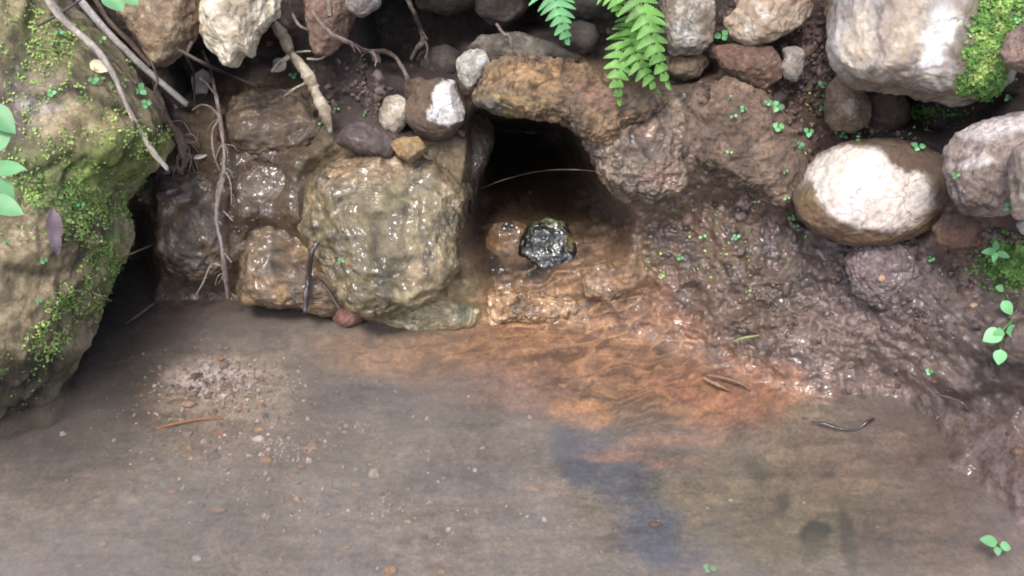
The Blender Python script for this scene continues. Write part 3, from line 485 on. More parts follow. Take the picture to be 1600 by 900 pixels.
# ------------------------------------------------------------------ moss cushions (children of their boulder)
def flakes(name, pts, nrm, rad, mat, parent, seed=0, k=6, jit=.8, lift=.0015, kind='stuff'):
    rs = np.random.default_rng(seed); N = len(pts)
    nn = nrm+rs.normal(size=(N, 3))*jit*.6; nn /= np.linalg.norm(nn, axis=1)[:, None]
    t = np.cross(nn, rs.normal(size=(N, 3))); t /= np.linalg.norm(t, axis=1)[:, None]; b = np.cross(nn, t)
    r = rad*rs.uniform(.5, 1.3, N); a = np.arange(k)/k*2*math.pi
    P = pts+nrm*(lift+rad*rs.uniform(0, 1.2, N)[:, None])
    rr = r[:, None]*(1+.25*rs.normal(size=(N, k)))
    Vv = P[:, None]+rr[..., None]*(np.cos(a)[None, :, None]*t[:, None]+np.sin(a)[None, :, None]*b[:, None]*.8)+ (rr*.25)[..., None]*nn[:, None]*np.cos(2*a)[None, :, None]
    Fv = np.arange(N*k).reshape(N, k)
    o = mesh_np(name, Vv.reshape(-1, 3), Fv, mat, parent=parent, loc=np.array(parent.location) if parent else None, smooth=False)
    if kind: o['kind'] = kind
    return o
def pick(built, N, blobs, seed, noise=22., thr=.05):
    o, W, f, X, Y = built; rs = np.random.default_rng(seed)
    n = vnormals(W, f); face = ((CAM-W)*n).sum(1) > 0
    X2 = X+10*fbm(np.stack([X/noise, Y/noise, X*0], 1), 3, seed); m = np.zeros(len(X))
    for (cx, cy_, rx, ry, ang, st) in blobs: m = np.maximum(m, st*blob(X2, Y, cx, cy_, rx, ry, ang, .6))
    m *= ss(thr-.25, thr+.25, fbm(np.stack([X/noise, Y/noise, X*0+3], 1), 4, seed+1, gain=.7)); m = np.where(face, m, 0)
    if m.sum() <= 0: return W[:1], n[:1]
    i = rs.choice(len(W), N, p=m/m.sum()); return W[i]+rs.normal(size=(N, 3))*.0015, n[i]
B = BUILT[3]
P_, N_ = pick(B, 4600, [(90, 200, 150, 160, 0, .35), (80, 270, 110, 50, 10, 1), (190, 240, 80, 45, -25, 1), (170, 300, 40, 60, 0, .8), (150, 420, 26, 90, 30, 1), (100, 500, 40, 70, 40, .8), (60, 60, 80, 50, 30, .5), (30, 90, 40, 60, 0, .5), (60, 290, 70, 30, 0, 1), (120, 350, 60, 40, 0, .35)], 201, 26)
flakes('moss', P_, N_, .0022, M_moss, B[0], 1)
P_, N_ = pick(B, 900, [(80, 290, 120, 50, 10, 1), (170, 360, 40, 100, 0, 1), (20, 90, 60, 60, 0, .8), (200, 280, 40, 30, 0, 1), (150, 160, 50, 40, 0, .5), (30, 600, 60, 60, -40, .4)], 202, 30)
o = flakes('dark_moss', P_, N_, .0022, M_mossd, B[0], 2)
P_, N_ = pick(BUILT[33], 5000, [(1562, 20, 36, 90, 8, 1), (1540, 100, 28, 50, 10, .9), (1515, 130, 20, 20, 0, .4), (1520, 60, 16, 60, 0, .3)], 203, 20)
flakes('moss', P_, N_, .0028, M_mossd, BUILT[33][0], 3)
P_, N_ = pick(BUILT[33], 1800, [(1556, 10, 34, 70, 8, 1), (1542, 90, 22, 40, 10, .9)], 204, 20)
flakes('bright_moss', P_, N_, .003, M_moss, BUILT[33][0], 4)
def scatter_ground(N, blobs, seed):
    rs = np.random.default_rng(seed); pts = []; nr = []
    tot = sum(b[2]*b[3]*b[5] for b in blobs)
    for (cx, cy_, rx, ry, ang, st) in blobs:
        for k in range(int(N*rx*ry*st/tot)):
            a = rs.uniform(0, 2*math.pi); r = min(1.7, abs(rs.normal())*.75); u, v = rx*r*math.cos(a), ry*r*math.sin(a)
            c, s = math.cos(R(ang)), math.sin(R(ang)); p, n = hit(cx+u*c-v*s, cy_+u*s+v*c)
            if LASTHIT[0] == 'ground': pts.append(p); nr.append(n)
    return np.array(pts), np.array(nr)
P_, N_ = scatter_ground(2200, [(1595, 412, 50, 30, 0, 1), (1570, 395, 20, 14, 0, .6), (1440, 175, 60, 12, 5, .3)], 205)
gm_ = flakes('moss_patch', P_, N_, .0028, M_mossd, None, 5); tag(gm_, kind='stuff')
P_, N_ = scatter_ground(130, [(1130, 400, 120, 60, 30, .3), (1300, 150, 160, 90, 0, .5), (1040, 430, 60, 40, 0, .6), (1400, 200, 100, 20, 0, 1)], 206)
gm_ = flakes('moss_specks', P_, N_, .0026, M_moss, None, 6); tag(gm_, kind='stuff')
# ------------------------------------------------------------------ crumbs of soil and grit: uncountable
def grit(name, N, blobs, rad, pal, seed, wet=.3, sink=.55):
    rs = np.random.default_rng(seed); P, Nn = scatter_ground(N, blobs, seed); N = len(P); v, f = ico(2)
    r = rad*np.exp(rs.normal(size=N)*.45); sc = rs.uniform(.6, 1.3, (N, 3)); rot = rs.normal(size=(N, 3, 3)); rot = np.linalg.qr(rot)[0]
    VV = np.einsum('nij,nkj->nki', rot, v[None]*sc[:, None]*(1+.25*rs.normal(size=(N, len(v), 1))))*r[:, None, None]+(P+Nn*(r*(.5-sink))[:, None])[:, None]
    FF = f[None]+(np.arange(N)*len(v))[:, None, None]
    pc = np.array(pal)[rs.integers(0, len(pal), N)]*rs.uniform(.7, 1.25, (N, 1)); cc = np.repeat(pc, len(v), 0)
    o = mesh_np(name, VV.reshape(-1, 3), FF.reshape(-1, 3), M_rock, col=cc, wet=np.full(len(cc), wet)); tag(o, kind='stuff'); return o
grit('soil_crumbs', 1700, [(1290, 110, 250, 130, 0, 1), (1180, 230, 150, 120, 0, .8), (1520, 440, 100, 50, 10, .4), (580, 150, 130, 80, 0, .5), (1540, 370, 90, 40, 0, 1)], .0036, [C(96, 78, 72), C(118, 92, 78), C(70, 58, 56), C(130, 112, 108)], 301)
grit('grit', 1500, [(350, 608, 110, 46, 0, 1.3), (430, 700, 220, 80, 0, .25), (600, 800, 500, 90, 0, .05)], .0022, [C(180, 164, 146), C(214, 206, 206), C(186, 144, 104), C(120, 108, 104), C(156, 138, 124), C(200, 180, 170)], 302)
grit('mud_crumbs', 600, [(1180, 460, 230, 120, 30, 1), (1440, 500, 180, 110, 10, 1), (360, 330, 150, 100, 0, .5), (1350, 620, 160, 40, 10, .6)], .0022, [C(112, 94, 90), C(90, 74, 70), C(128, 108, 98), C(120, 90, 72)], 303, wet=.7)
# ------------------------------------------------------------------ tubes
def cat_rom(P, n):
    P = np.array(P, float); P = np.vstack([2*P[0]-P[1], P, 2*P[-1]-P[-2]]); out = []
    for i in range(1, len(P)-2):
        for t in np.linspace(0, 1, n, endpoint=False):
            a, b, c, d = P[i-1:i+3]; out.append(.5*((2*b)+(-a+c)*t+(2*a-5*b+4*c-d)*t*t+(-a+3*b-3*c+d)*t**3))
    out.append(P[-2]); return np.array(out)
def tube(pts, rad, name, mat, parent=None, pal=None, seed=0, k=10, n=14, knob=.12, wet=0., jag=0., loc=None, flat=1.0):
    pr = cat_rom(np.hstack([np.array(pts), np.array(rad)[:, None]]), n); p, r = pr[:, :3], np.maximum(pr[:, 3], .0002)
    T = np.gradient(p, axis=0); T /= np.linalg.norm(T, axis=1)[:, None]
    ref = np.array([.3, .9, .2]); A = np.cross(T, ref); A /= np.linalg.norm(A, axis=1)[:, None]; Bv = np.cross(T, A)
    a = np.arange(k)/k*2*math.pi; m = len(p)
    nz = fbm(np.stack([np.repeat(np.arange(m)*.35, k), np.tile(np.cos(a)*1.2, m), np.tile(np.sin(a)*1.2, m)], 1)+seed*5, 3, seed).reshape(m, k)
    rr = r[:, None]*(1+knob*2*nz)
    V = p[:, None]+rr[..., None]*(np.cos(a)[None, :, None]*A[:, None]+flat*np.sin(a)[None, :, None]*Bv[:, None])
    if jag: V[-1] += T[-1]*(np.random.default_rng(seed).uniform(-1, 1, k)*jag)[:, None]; V[0] -= T[0]*(np.random.default_rng(seed+1).uniform(-1, 1, k)*jag)[:, None]
    V = V.reshape(-1, 3); F = []
    for i in range(m-1):
        for j in range(k): F.append((i*k+j, i*k+(j+1) % k, (i+1)*k+(j+1) % k, (i+1)*k+j))
    F.append(tuple(range(k-1, -1, -1))); F.append(tuple((m-1)*k+j for j in range(k)))
    pal = pal or [C(120, 104, 92), C(150, 136, 124)]
    t = ss(-.3, .3, fbm(np.stack([np.repeat(np.arange(m)*.25, k), np.tile(np.cos(a), m), np.tile(np.sin(a), m)], 1)+seed, 3, seed+4))
    c = np.outer(1-t, pal[0])+np.outer(t, pal[1])
    loc = p[0] if loc is None else loc
    return mesh_np(name, V, F, mat, parent=parent, col=c, wet=np.full(len(V), wet), loc=loc)
def path(pp, off, straight=False):
    """follow a run of plan points just in front of what stands there; one common smooth depth"""
    ds = [((hit(a, b)[0]-CAM)@FW) for a, b in pp]; ds = np.array(ds)
    if straight:
        t_ = np.linspace(0, 1, len(pp)); k_, c_ = np.polyfit(t_, ds, 1); l_ = k_*t_+c_; ds = l_-max((l_-ds).max(), 0)
    offs = np.interp(np.linspace(0, 1, len(pp)), np.linspace(0, 1, len(off)), off) if hasattr(off, '__len__') else np.full(len(pp), off)
    out = []
    for i, (a, b) in enumerate(pp):
        loc = ds[i] if straight else ds[max(0, i-1):i+2].min(); d = ray(a, b); dep = loc-offs[i]; out.append(CAM+d*(dep/(d@FW)))
    return out
def px2m(w, p): return w*((np.array(p)-CAM)@FW)/PXM*.5
def hairs(pp, n, L, seed):
    rs = random.Random(seed); out = []
    for k in range(n):
        x, y = rs.choice(pp); a = rs.uniform(.2, 2.9); l = L*rs.uniform(.4, 1.2); dx = math.cos(a)*l; dy = abs(math.sin(a))*l; out.append(([(x, y), (x+dx*.5+rs.uniform(-3, 3), y+dy*.3), (x+dx*.8, y+dy)], rs.uniform(1.2, 2.2)))
    return out
def stick(name, label, pp, wpx_, off, cat='stick', branches=(), pal=None, seed=0, mat=M_bark, wet=0., jag=.002, knob=.12, group=None, flat=1.0, part='stem', straight=False):
    pts = path(pp, off, straight); ws = np.interp(np.linspace(0, 1, len(pp)), np.linspace(0, 1, len(wpx_)), wpx_)
    rad = [px2m(w, p) for w, p in zip(ws, pts)]
    if not branches:
        o = tube(pts, rad, name, mat, pal=pal, seed=seed, wet=wet, jag=jag, knob=knob, flat=flat); return tag(o, label, cat, group)
    e = empty(name, pts[0]); tag(e, label, cat, group)
    tube(pts, rad, part, mat, parent=e, pal=pal, seed=seed, wet=wet, jag=jag, knob=knob, flat=flat)
    base = [((p-CAM)@FW) for p in pts]
    for j, (bp, bw) in enumerate(branches):
        i = min(range(len(pp)), key=lambda q: (pp[q][0]-bp[0][0])**2+(pp[q][1]-bp[0][1])**2); bpts = []
        for k, (a, b) in enumerate(bp):
            d = ray(a, b); bpts.append(CAM+d*((base[i]-.004*k)/(d@FW)))
        tube(bpts, [px2m(bw*(1-.6*k/len(bp)), q_) for k, q_ in enumerate(bpts)], 'branch', mat, parent=e, pal=pal, seed=seed+j+1, k=6, n=8, knob=.25, wet=wet)
    return e
PW = [C(214, 204, 194), C(240, 234, 226)]; PB = [C(110, 92, 80), C(140, 122, 110)]; PD = [C(74, 60, 56), C(100, 84, 78)]
stick('stick', 'grey weathered stick bent down over the mossy boulder', [(62, -20), (100, 32), (148, 75), (178, 118), (198, 165), (232, 228), (262, 264)], [13, 12, 11, 9, 8, 9, 7], [.005, .005], straight=True, pal=[C(176, 162, 150), C(214, 204, 192)], seed=1)
stick('stick', 'straight pale stick with a clean cut end pointing at the dark gap', [(108, -22), (160, 42), (210, 92), (250, 128), (292, 163)], [13, 12, 11, 10, 10], [.012, .012], straight=True, pal=PW, seed=2, knob=.06)
stick('stick', 'brown stick behind the straight pale one', [(140, -15), (172, 35), (205, 68), (236, 104)], [9, 8, 8, 7], .006, straight=True, pal=PB, seed=3)
stick('stick', 'thin dark stick lying low across the leftmost crossed sticks', [(60, 40), (96, 20), (140, -10)], [4, 4, 3], .01, straight=True, pal=PB, seed=31)
stick('stick', 'thin brown twig slanting from the brown stick toward the root tangle', [(170, 84), (192, 108), (214, 132)], [6, 5, 4], .008, straight=True, pal=PD, seed=32)
stick('stick', 'bent dark twig between the pale stick and the root tangle', [(236, 96), (246, 124), (240, 150), (252, 172)], [4, 4, 3, 3], .01, pal=PD, seed=33)
stick('root', 'brown root dropping from the sticks into a fine root tangle', [(240, 128), (252, 160), (262, 188), (280, 216), (288, 250), (284, 268)], [8, 9, 10, 15, 9, 4], .015, cat='root', pal=PB, seed=4, knob=.2,
      branches=[([(280, 216), (300, 210), (312, 228)], 3), ([(282, 220), (296, 234), (290, 262)], 3), ([(280, 222), (304, 222), (310, 205)], 2.5), ([(284, 230), (276, 250), (282, 268)], 3), ([(268, 190), (286, 190), (300, 212)], 2), ([(286, 238), (298, 246), (296, 268)], 3)]+hairs([(262, 188), (280, 216), (286, 240), (280, 225)], 16, 38, 4))
stick('root', 'long pale dangling root reaching down into the pool', [(316, 78), (328, 108), (338, 150), (344, 185), (349, 225), (350, 262), (343, 300), (338, 345), (347, 385), (351, 425), (357, 468)], [5, 5, 6, 8, 5, 7, 10, 7, 6, 8, 5], [.02, .02, .02, .03, .03, .02, .005], cat='root', pal=[C(120, 104, 98), C(160, 146, 140)], seed=5, knob=.28,
      branches=[([(344, 185), (332, 205), (334, 240), (344, 268)], 5), ([(345, 185), (330, 168), (314, 164), (300, 172)], 4), ([(348, 262), (360, 285), (362, 320)], 3), ([(347, 415), (330, 414), (318, 440), (306, 462)], 4), ([(349, 330), (364, 345)], 3), ([(350, 395), (362, 410)], 3), ([(357, 455), (368, 464)], 3), ([(338, 150), (322, 130), (312, 122)], 3)]+hairs([(344, 185), (350, 262), (338, 345), (351, 425), (349, 225)], 12, 26, 3))
stick('root', 'thin dark root crossing behind the dangling one', [(280, 78), (320, 100), (360, 118), (405, 136)], [6, 6, 5, 4], .02, cat='root', pal=PD, seed=6)
stick('root', 'short thin root left of the dangling one, hooked at the top', [(300, 66), (292, 88), (302, 112), (304, 160)], [6, 5, 4, 3], .03, cat='root', pal=PD, seed=7)
stick('root', 'thick snapped root with a pale splintered tip', [(430, 40), (446, 62), (456, 86), (478, 112), (492, 142), (506, 172), (517, 206)], [16, 26, 20, 24, 22, 26, 7], [.04, .04, .035, .03, .03], cat='root', pal=[C(132, 118, 98), C(196, 184, 160)], seed=8, knob=.2, jag=.006, flat=.7, part='trunk',
      branches=[([(456, 86), (436, 98), (424, 112)], 9), ([(462, 82), (478, 80), (486, 80)], 4), ([(480, 92), (500, 92), (514, 82)], 4), ([(476, 130), (458, 140), (444, 150)], 4)])
stick('root', 'forked pale brown root twig ending at the small brown stone', [(488, 18), (500, 34), (520, 54), (548, 68), (574, 80), (600, 80), (618, 90), (632, 112), (640, 132)], [6, 6, 7, 7, 7, 8, 6, 6, 8], [.06, .08, .08, .07, .05], cat='root', pal=PB, seed=9, knob=.2, branches=[([(582, 80), (588, 92), (586, 104)], 4)]+hairs([(520, 54), (574, 80), (618, 90), (548, 68), (500, 34)], 9, 24, 5))
stick('root', 'curved root hanging from the top edge left of the rosy brown stone', [(450, -20), (455, 14), (466, 38), (482, 47)], [6, 5, 5, 4], .05, cat='root', pal=PB, seed=10)
stick('root', 'stubby pale root end hanging from the top edge', [(508, -20), (514, 4), (516, 26)], [10, 9, 8], .06, cat='root', pal=PB, seed=11)
stick('root', 'long curved root hanging in front of the dark hollow', [(630, -15), (646, 18), (656, 44), (662, 62), (650, 78), (642, 94)], [8, 7, 7, 10, 7, 5], [.12, .12, .10], cat='root', pal=[C(84, 76, 68), C(112, 102, 92)], seed=12, knob=.2, branches=[([(662, 60), (668, 76), (664, 92)], 5), ([(656, 44), (668, 62)], 4)])
stick('root', 'little crooked twig standing on the grey slab below the roof stone', [(776, 38), (788, 54), (796, 56), (800, 74)], [5, 5, 6, 4], .02, cat='root', pal=PB, seed=13)
stick('root', 'dark ribbed upright root at the waterline beside the ochre rock', [(496, 378), (486, 400), (482, 430), (478, 462), (477, 488)], [7, 8, 9, 9, 6], .015, cat='root', pal=[C(46, 38, 44), C(74, 64, 74)], seed=14, wet=.9, knob=.3)
stick('twig', 'dark twig leaning to the right of the ribbed upright root', [(500, 440), (516, 458), (530, 482)], [5, 5, 4], .008, cat='twig', pal=PD, seed=15, wet=.5)
stick('twig', 'thin bright orange twig lying on the gravel patch under water', [(245, 669), (270, 663), (300, 657), (330, 654), (348, 654)], [4, 4.5, 4, 4, 3], -.0, cat='twig', pal=[C(196, 124, 60), C(170, 100, 50)], seed=16)
stick('twig', 'black curved twig lying at the edge of the silt shelf', [(1268, 658), (1290, 663), (1314, 670), (1338, 671), (1354, 660), (1366, 654)], [2, 5, 6, 4, 5, 3], .003, cat='twig', pal=[C(40, 34, 34), C(60, 54, 54)], seed=17, wet=.9)
stick('twig', 'dark brown twig on the wet shelf, right of the black curved one', [(1462, 616), (1486, 622), (1504, 630), (1514, 642)], [3, 5, 6, 4], .003, cat='twig', pal=[C(62, 46, 40), C(84, 62, 52)], seed=18, wet=.6)
stick('twig', 'pale straw stalk lying across the orange silt', [(1098, 590), (1118, 600), (1138, 610)], [3, 5, 4], .004, cat='twig', pal=[C(170, 140, 112), C(150, 122, 100)], seed=19)
stick('twig', 'forked pale stalk right of the straw stalk on the orange silt', [(1106, 586), (1136, 592), (1160, 600), (1172, 610)], [3, 4, 4, 3], .005, cat='twig', pal=[C(150, 118, 96), C(128, 102, 86)], seed=20, branches=[([(1160, 600), (1170, 594)], 3)])
stick('twig', 'thin grass blade at the top of the small orange seep', [(1144, 534), (1162, 528), (1186, 524)], [2, 4, 2], .008, cat='grass blade', pal=[C(140, 160, 90), C(150, 170, 100)], seed=21)
stick('twig', 'long thin pale fibre stretched across the mouth of the hole', [(748, 296), (790, 280), (840, 268), (890, 265), (935, 268)], [1.6, 1.6, 1.6, 1.4, 1.2], [.02, .10, .16, .12, .02], cat='fibre', pal=[C(120, 110, 92), C(120, 110, 92)], seed=22, knob=.02)
stick('twig', 'thin twig in the dark gap beside the mossy boulder', [(196, 400), (216, 392), (240, 382)], [2, 2.5, 2], .03, cat='twig', pal=[C(90, 82, 72), C(110, 98, 84)], seed=23)
stick('twig', 'short brown twig floating under the mossy boulder', [(146, 458), (160, 464), (174, 470)], [4, 4, 3], .02, cat='twig', pal=PB, seed=24)
stick('twig', 'faint rusty twig lying in the shaded water at the left', [(150, 574), (186, 566), (220, 558)], [3, 3, 2.5], .002, cat='twig', pal=[C(110, 78, 54), C(96, 68, 48)], seed=25)
stick('twig', 'dark twig sloping out of the water beneath the wet brown rock', [(196, 506), (216, 492), (240, 474)], [3, 5, 4], .006, cat='twig', pal=PD, seed=26)
# ------------------------------------------------------------------ leaves
def leaf_mesh(base, tip, wid, up, fold=.25, droop=.15, nseg=9, shape='oval'):
    base, tip = np.array(base), np.array(tip); ax = tip-base; Ln = np.linalg.norm(ax); t = ax/Ln; sd_ = np.cross(t, up); sd_ /= np.linalg.norm(sd_); nn = np.cross(sd_, t)
    V = []; F = []
    for i in range(nseg+1):
        u = i/nseg
        wv_ = math.sin(math.pi*u**.75)**.8 if shape == 'oval' else math.sin(math.pi*min(1, u*.9+.02))**.6
        if shape == 'point': wv_ = (1-u)**.7*min(1, u*4)*1.3
        wv_ = max(wv_, .02)
        c = base+ax*u-nn*droop*Ln*u*u
        for j, s in enumerate((-1, -.5, 0, .5, 1)): V.append(c+sd_*s*wv_*wid*.5+nn*abs(s)*wv_*wid*.5*fold)
        if i:
            for j in range(4): a = (i-1)*5+j; F.append((a, a+1, a+6, a+5))
    return V, F
def plant(name, label, root_px, leaves, off=.01, mat=M_seed, cat='seedling', group=None, stem_w=2.2, lift=.012, parts=True):
    """leaves: list of (bx,by, tx,ty, width_px)"""
    p0, n0 = hit(*root_px); dep = (p0-CAM)@FW-off
    e = empty(name, p0); tag(e, label, cat, group)
    def at(x, y, f=0): d = ray(x, y); return CAM+d*((dep-f)/(d@FW))
    top = at(np.mean([l[0] for l in leaves]), np.mean([l[1] for l in leaves]), lift)
    for k, l in enumerate(leaves):
        bpt = at(l[0], l[1], lift); tp = at(l[2], l[3], lift*random.uniform(.6, 1.5))
        V, F = leaf_mesh(bpt, tp, l[4]*dep/PXM, -ray(l[0], l[1])+np.array([0, 0, .5]), fold=random.uniform(.1, .3), droop=random.uniform(.05, .2), nseg=7)
        mesh_np('leaf', V, F, mat, parent=e, loc=bpt)
        mid = (p0+bpt)/2+np.array([0, -.002, .002]); tube([p0-n0*.003, mid, bpt], [px2m(stem_w, p0)]*3, 'stem', M_stem, parent=e, k=5, n=4, seed=k)
    return e
def sprout(label, x, y, r, nl=2, ang=0, group=None, **kw):
    r *= .88
    ls = []
    for k in range(nl):
        a = R(ang+k*360/nl+random.uniform(-18, 18)); q = r*random.uniform(.85, 1.2)
        ls.append((x+math.cos(a)*1.5, y-math.sin(a)*1.2, x+math.cos(a)*q, y-math.sin(a)*q*.75, r*.85))
    return plant('seedling', label, (x, y+2), ls, off=.004, lift=.008, group=group, **kw)
g = 'seedlings sprouting on the banks'
SP = [(1216, 198, 13, 3, 20, 'largest seedling on the brown earth crusted boulder, with three round leaves'), (1214, 166, 13, 4, 0, 'spreading seedling near the top of the earth crusted boulder'), (1200, 160, 8, 3, 40, 'small seedling just left of the spreading one on the earth crusted boulder'),
      (1162, 170, 8, 3, 10, 'seedling on the upper left of the earth crusted boulder'), (1146, 181, 7, 2, 10, 'tiny seedling lowest and leftmost of the pair on the earth crusted boulder'), (1140, 152, 6, 2, 60, 'tiny seedling at the crest of the earth crusted boulder'),
      (1248, 226, 11, 4, 15, 'four leaved seedling left above the round white faced boulder'), (1264, 206, 11, 3, 25, 'seedling with lifted leaves in the mud above the four leaved one'), (1286, 132, 10, 3, 40, 'bright seedling beside the upright oval tan stone, upper one'),
      (1289, 150, 6, 2, 0, 'small seedling right below the bright one by the oval stone'), (1284, 170, 6, 3, 0, 'seedling left of the foot of the upright oval stone'), (1318, 212, 8, 3, 90, 'seedling under the upright oval stone'), (1341, 216, 8, 2, 80, 'seedling under the dull brown stone, above the white face'),
      (1435, 229, 12, 3, 10, 'yellow green seedling on the dark crown of the round boulder'), (1128, 55, 14, 3, 60, 'leafy seedling between grey white stone and pale tan stone'), (1183, 315, 6, 2, 20, 'seedling at the lower rim of the earth crusted boulder, left one'), (1140, 238, 6, 2, 0, 'seedling low on the face of the earth crusted boulder'),
      (1228, 268, 6, 2, 50, 'seedling on the lower right of the earth crusted boulder'), (1237, 340, 8, 3, 60, 'seedling under the left flank of the round white faced boulder'), (1244, 354, 6, 2, 10, 'lowest seedling left of the round white faced boulder'), (1230, 310, 6, 2, 10, 'seedling at the lower right rim of the earth crusted boulder'),
      (1493, 274, 8, 3, 10, 'seedling in the joint between round boulder and right edge rock'), (1576, 324, 10, 4, 30, 'seedling at the foot of the right edge rock'), (1576, 153, 8, 3, 0, 'seedling right of the dark gap under the square boulder'), (1590, 32, 8, 3, 30, 'seedling on top of the brown rock at the right edge'),
      (1454, 404, 8, 3, 0, 'seedling on the mud right of the lumpy clod'), (1452, 581, 9, 3, 20, 'lone seedling on the mud ledge above the wet shelf'), (1062, 402, 8, 3, 0, 'seedling in the middle of the wet slope right of the spring'), (1098, 370, 7, 2, 20, 'seedling above the one on the middle of the wet slope'),
      (1150, 370, 8, 3, 30, 'seedling on the wet slope below the earth crusted boulder'), (570, 178, 7, 2, 60, 'bright seedling left of the pale egg pebble'), (526, 170, 6, 2, 0, 'tiny seedling right of the splintered root tip'), (458, 118, 8, 3, 40, 'dark green seedling left of the thick snapped root'), (502, 192, 6, 2, 20, 'seedling below the splintered root tip'),
      (532, 408, 6, 3, 0, 'green seedling on the ochre rock beside the ribbed root'), (146, 125, 11, 3, 40, 'pale round leaved seedling on the upper mossy boulder'), (80, 145, 10, 3, 10, 'seedling left of the pale round leaved one on the mossy boulder'), (92, 50, 9, 2, 0, 'seedling near the sticks at the top of the mossy boulder'), (218, 140, 14, 3, 80, 'larger seedling in the crook between the sticks and boulder'),
      (228, 162, 12, 3, 0, 'seedling just below the larger one in the crook by the sticks'), (68, 406, 9, 3, 0, 'seedling on the lower dry face of the mossy boulder'), (10, 378, 8, 2, 20, 'seedling at the left edge below the big pale leaves'), (126, 320, 9, 2, 10, 'seedling above the hanging dead leaf on the mossy boulder'),
      (60, 470, 7, 3, 0, 'small seedling lowest on the mossy boulder face'), (160, 62, 9, 2, 60, 'green leaf tuft under the straight pale stick'), (1108, 888, 12, 3, 10, 'seedling cut by the bottom edge right of centre')]
for (x, y, r, nl, an, lb) in SP: sprout(lb, x, y, r, nl, an, g)
plant('seedling', 'tall bright seedling beside the deep green moss at the right edge', (1556, 400), [(1556, 392, 1534, 394, 12), (1556, 392, 1556, 375, 10), (1558, 394, 1578, 402, 11), (1556, 394, 1552, 410, 9)], off=.02, lift=.02, group=g)
plant('leafy_sprig', 'sprig of three mint green oval leaves at the lower right edge', (1580, 500), [(1565, 518, 1536, 532, 26), (1572, 520, 1602, 518, 24), (1560, 528, 1562, 512, 16)], off=.03, lift=.02, mat=M_leaf, cat='plant', stem_w=3)
plant('leafy_sprig', 'yellowish single leaf hanging under the three leaved sprig', (1560, 540), [(1564, 546, 1560, 570, 20)], off=.025, lift=.012, mat=M_leaf, cat='plant')
plant('leafy_sprig', 'pair of pale leaves one above the other over the three leaved sprig', (1572, 470), [(1568, 452, 1556, 448, 12), (1566, 470, 1582, 492, 18)], off=.02, lift=.012, mat=M_leaf, cat='plant')
plant('leafy_sprig', 'bright three leaved sprig at the bottom right corner', (1560, 862), [(1558, 848, 1532, 842, 18), (1562, 852, 1582, 856, 15), (1558, 854, 1560, 868, 12)], off=.02, lift=.015, mat=M_leaf, cat='plant')
plant('broad_leaf_plant', 'upper pair of broad pale mint leaves at the left edge', (-30, 200), [(-22, 165, 22, 205, 40), (-25, 235, 16, 188, 44)], off=.10, lift=.02, mat=M_leaf, cat='plant', stem_w=4)
plant('broad_leaf_plant', 'lower cluster of broad pale mint leaves at the left edge', (-30, 290), [(-10, 264, 38, 262, 26), (-14, 282, 20, 318, 40), (-20, 310, 36, 334, 34)], off=.10, lift=.02, mat=M_leaf, cat='plant', stem_w=4)
plant('broad_leaf_plant', 'two green leaves cut by the top edge over the sticks', (190, -25), [(165, -14, 192, 16, 34), (190, -18, 216, 8, 26)], off=.12, lift=.02, mat=M_leaf, cat='plant', stem_w=3)
# dead leaves
def dead(label, b, t, wid, off, col=None, curl=.7, name='dead_leaf'):
    p0, _ = hit(*b); dep = (p0-CAM)@FW-off; d1_, d2_ = ray(*b), ray(*t); A_, B_ = CAM+d1_*(dep/(d1_@FW)), CAM+d2_*((dep-.004)/(d2_@FW))
    V, F = leaf_mesh(A_, B_, wid*dep/PXM, -ray(*b), fold=curl, droop=.1, nseg=9); V = np.array(V); V += .003*np.stack([vn(V*70, 5), vn(V*70, 6), vn(V*70, 7)], 1)
    o = mesh_np(name, V, F, col or M_dead, loc=A_); return tag(o, label, 'dead leaf')
M_dl = plain_mat('pale_dead_leaf', (.33, .29, .27), .7, .1, .4); M_dp = plain_mat('purple_dead_leaf', (.14, .10, .12), .7, .1, .4)
dead('curled pale dead leaf dangling left of the long root', (316, 108), (312, 162), 26, .03, M_dl)
dead('grey dead leaf hanging from the forked root twig', (586, 80), (586, 138), 20, .05, M_dl)
dead('grey purple dead leaf hanging on the mossy boulder face', (84, 328), (88, 402), 24, .012, M_dp)
dead('pale dead flake resting at the foot of the root tangle', (304, 248), (328, 242), 7, .02, M_dl)
dead('brown scrap of leaf beside the thick snapped root', (446, 96), (424, 112), 22, .02, M_dl)
dead('pale wood chip lying on the upper mossy boulder', (138, 100), (176, 106), 18, .006, plain_mat('wood_chip', (.50, .42, .30), .8, 0, .2), .2)
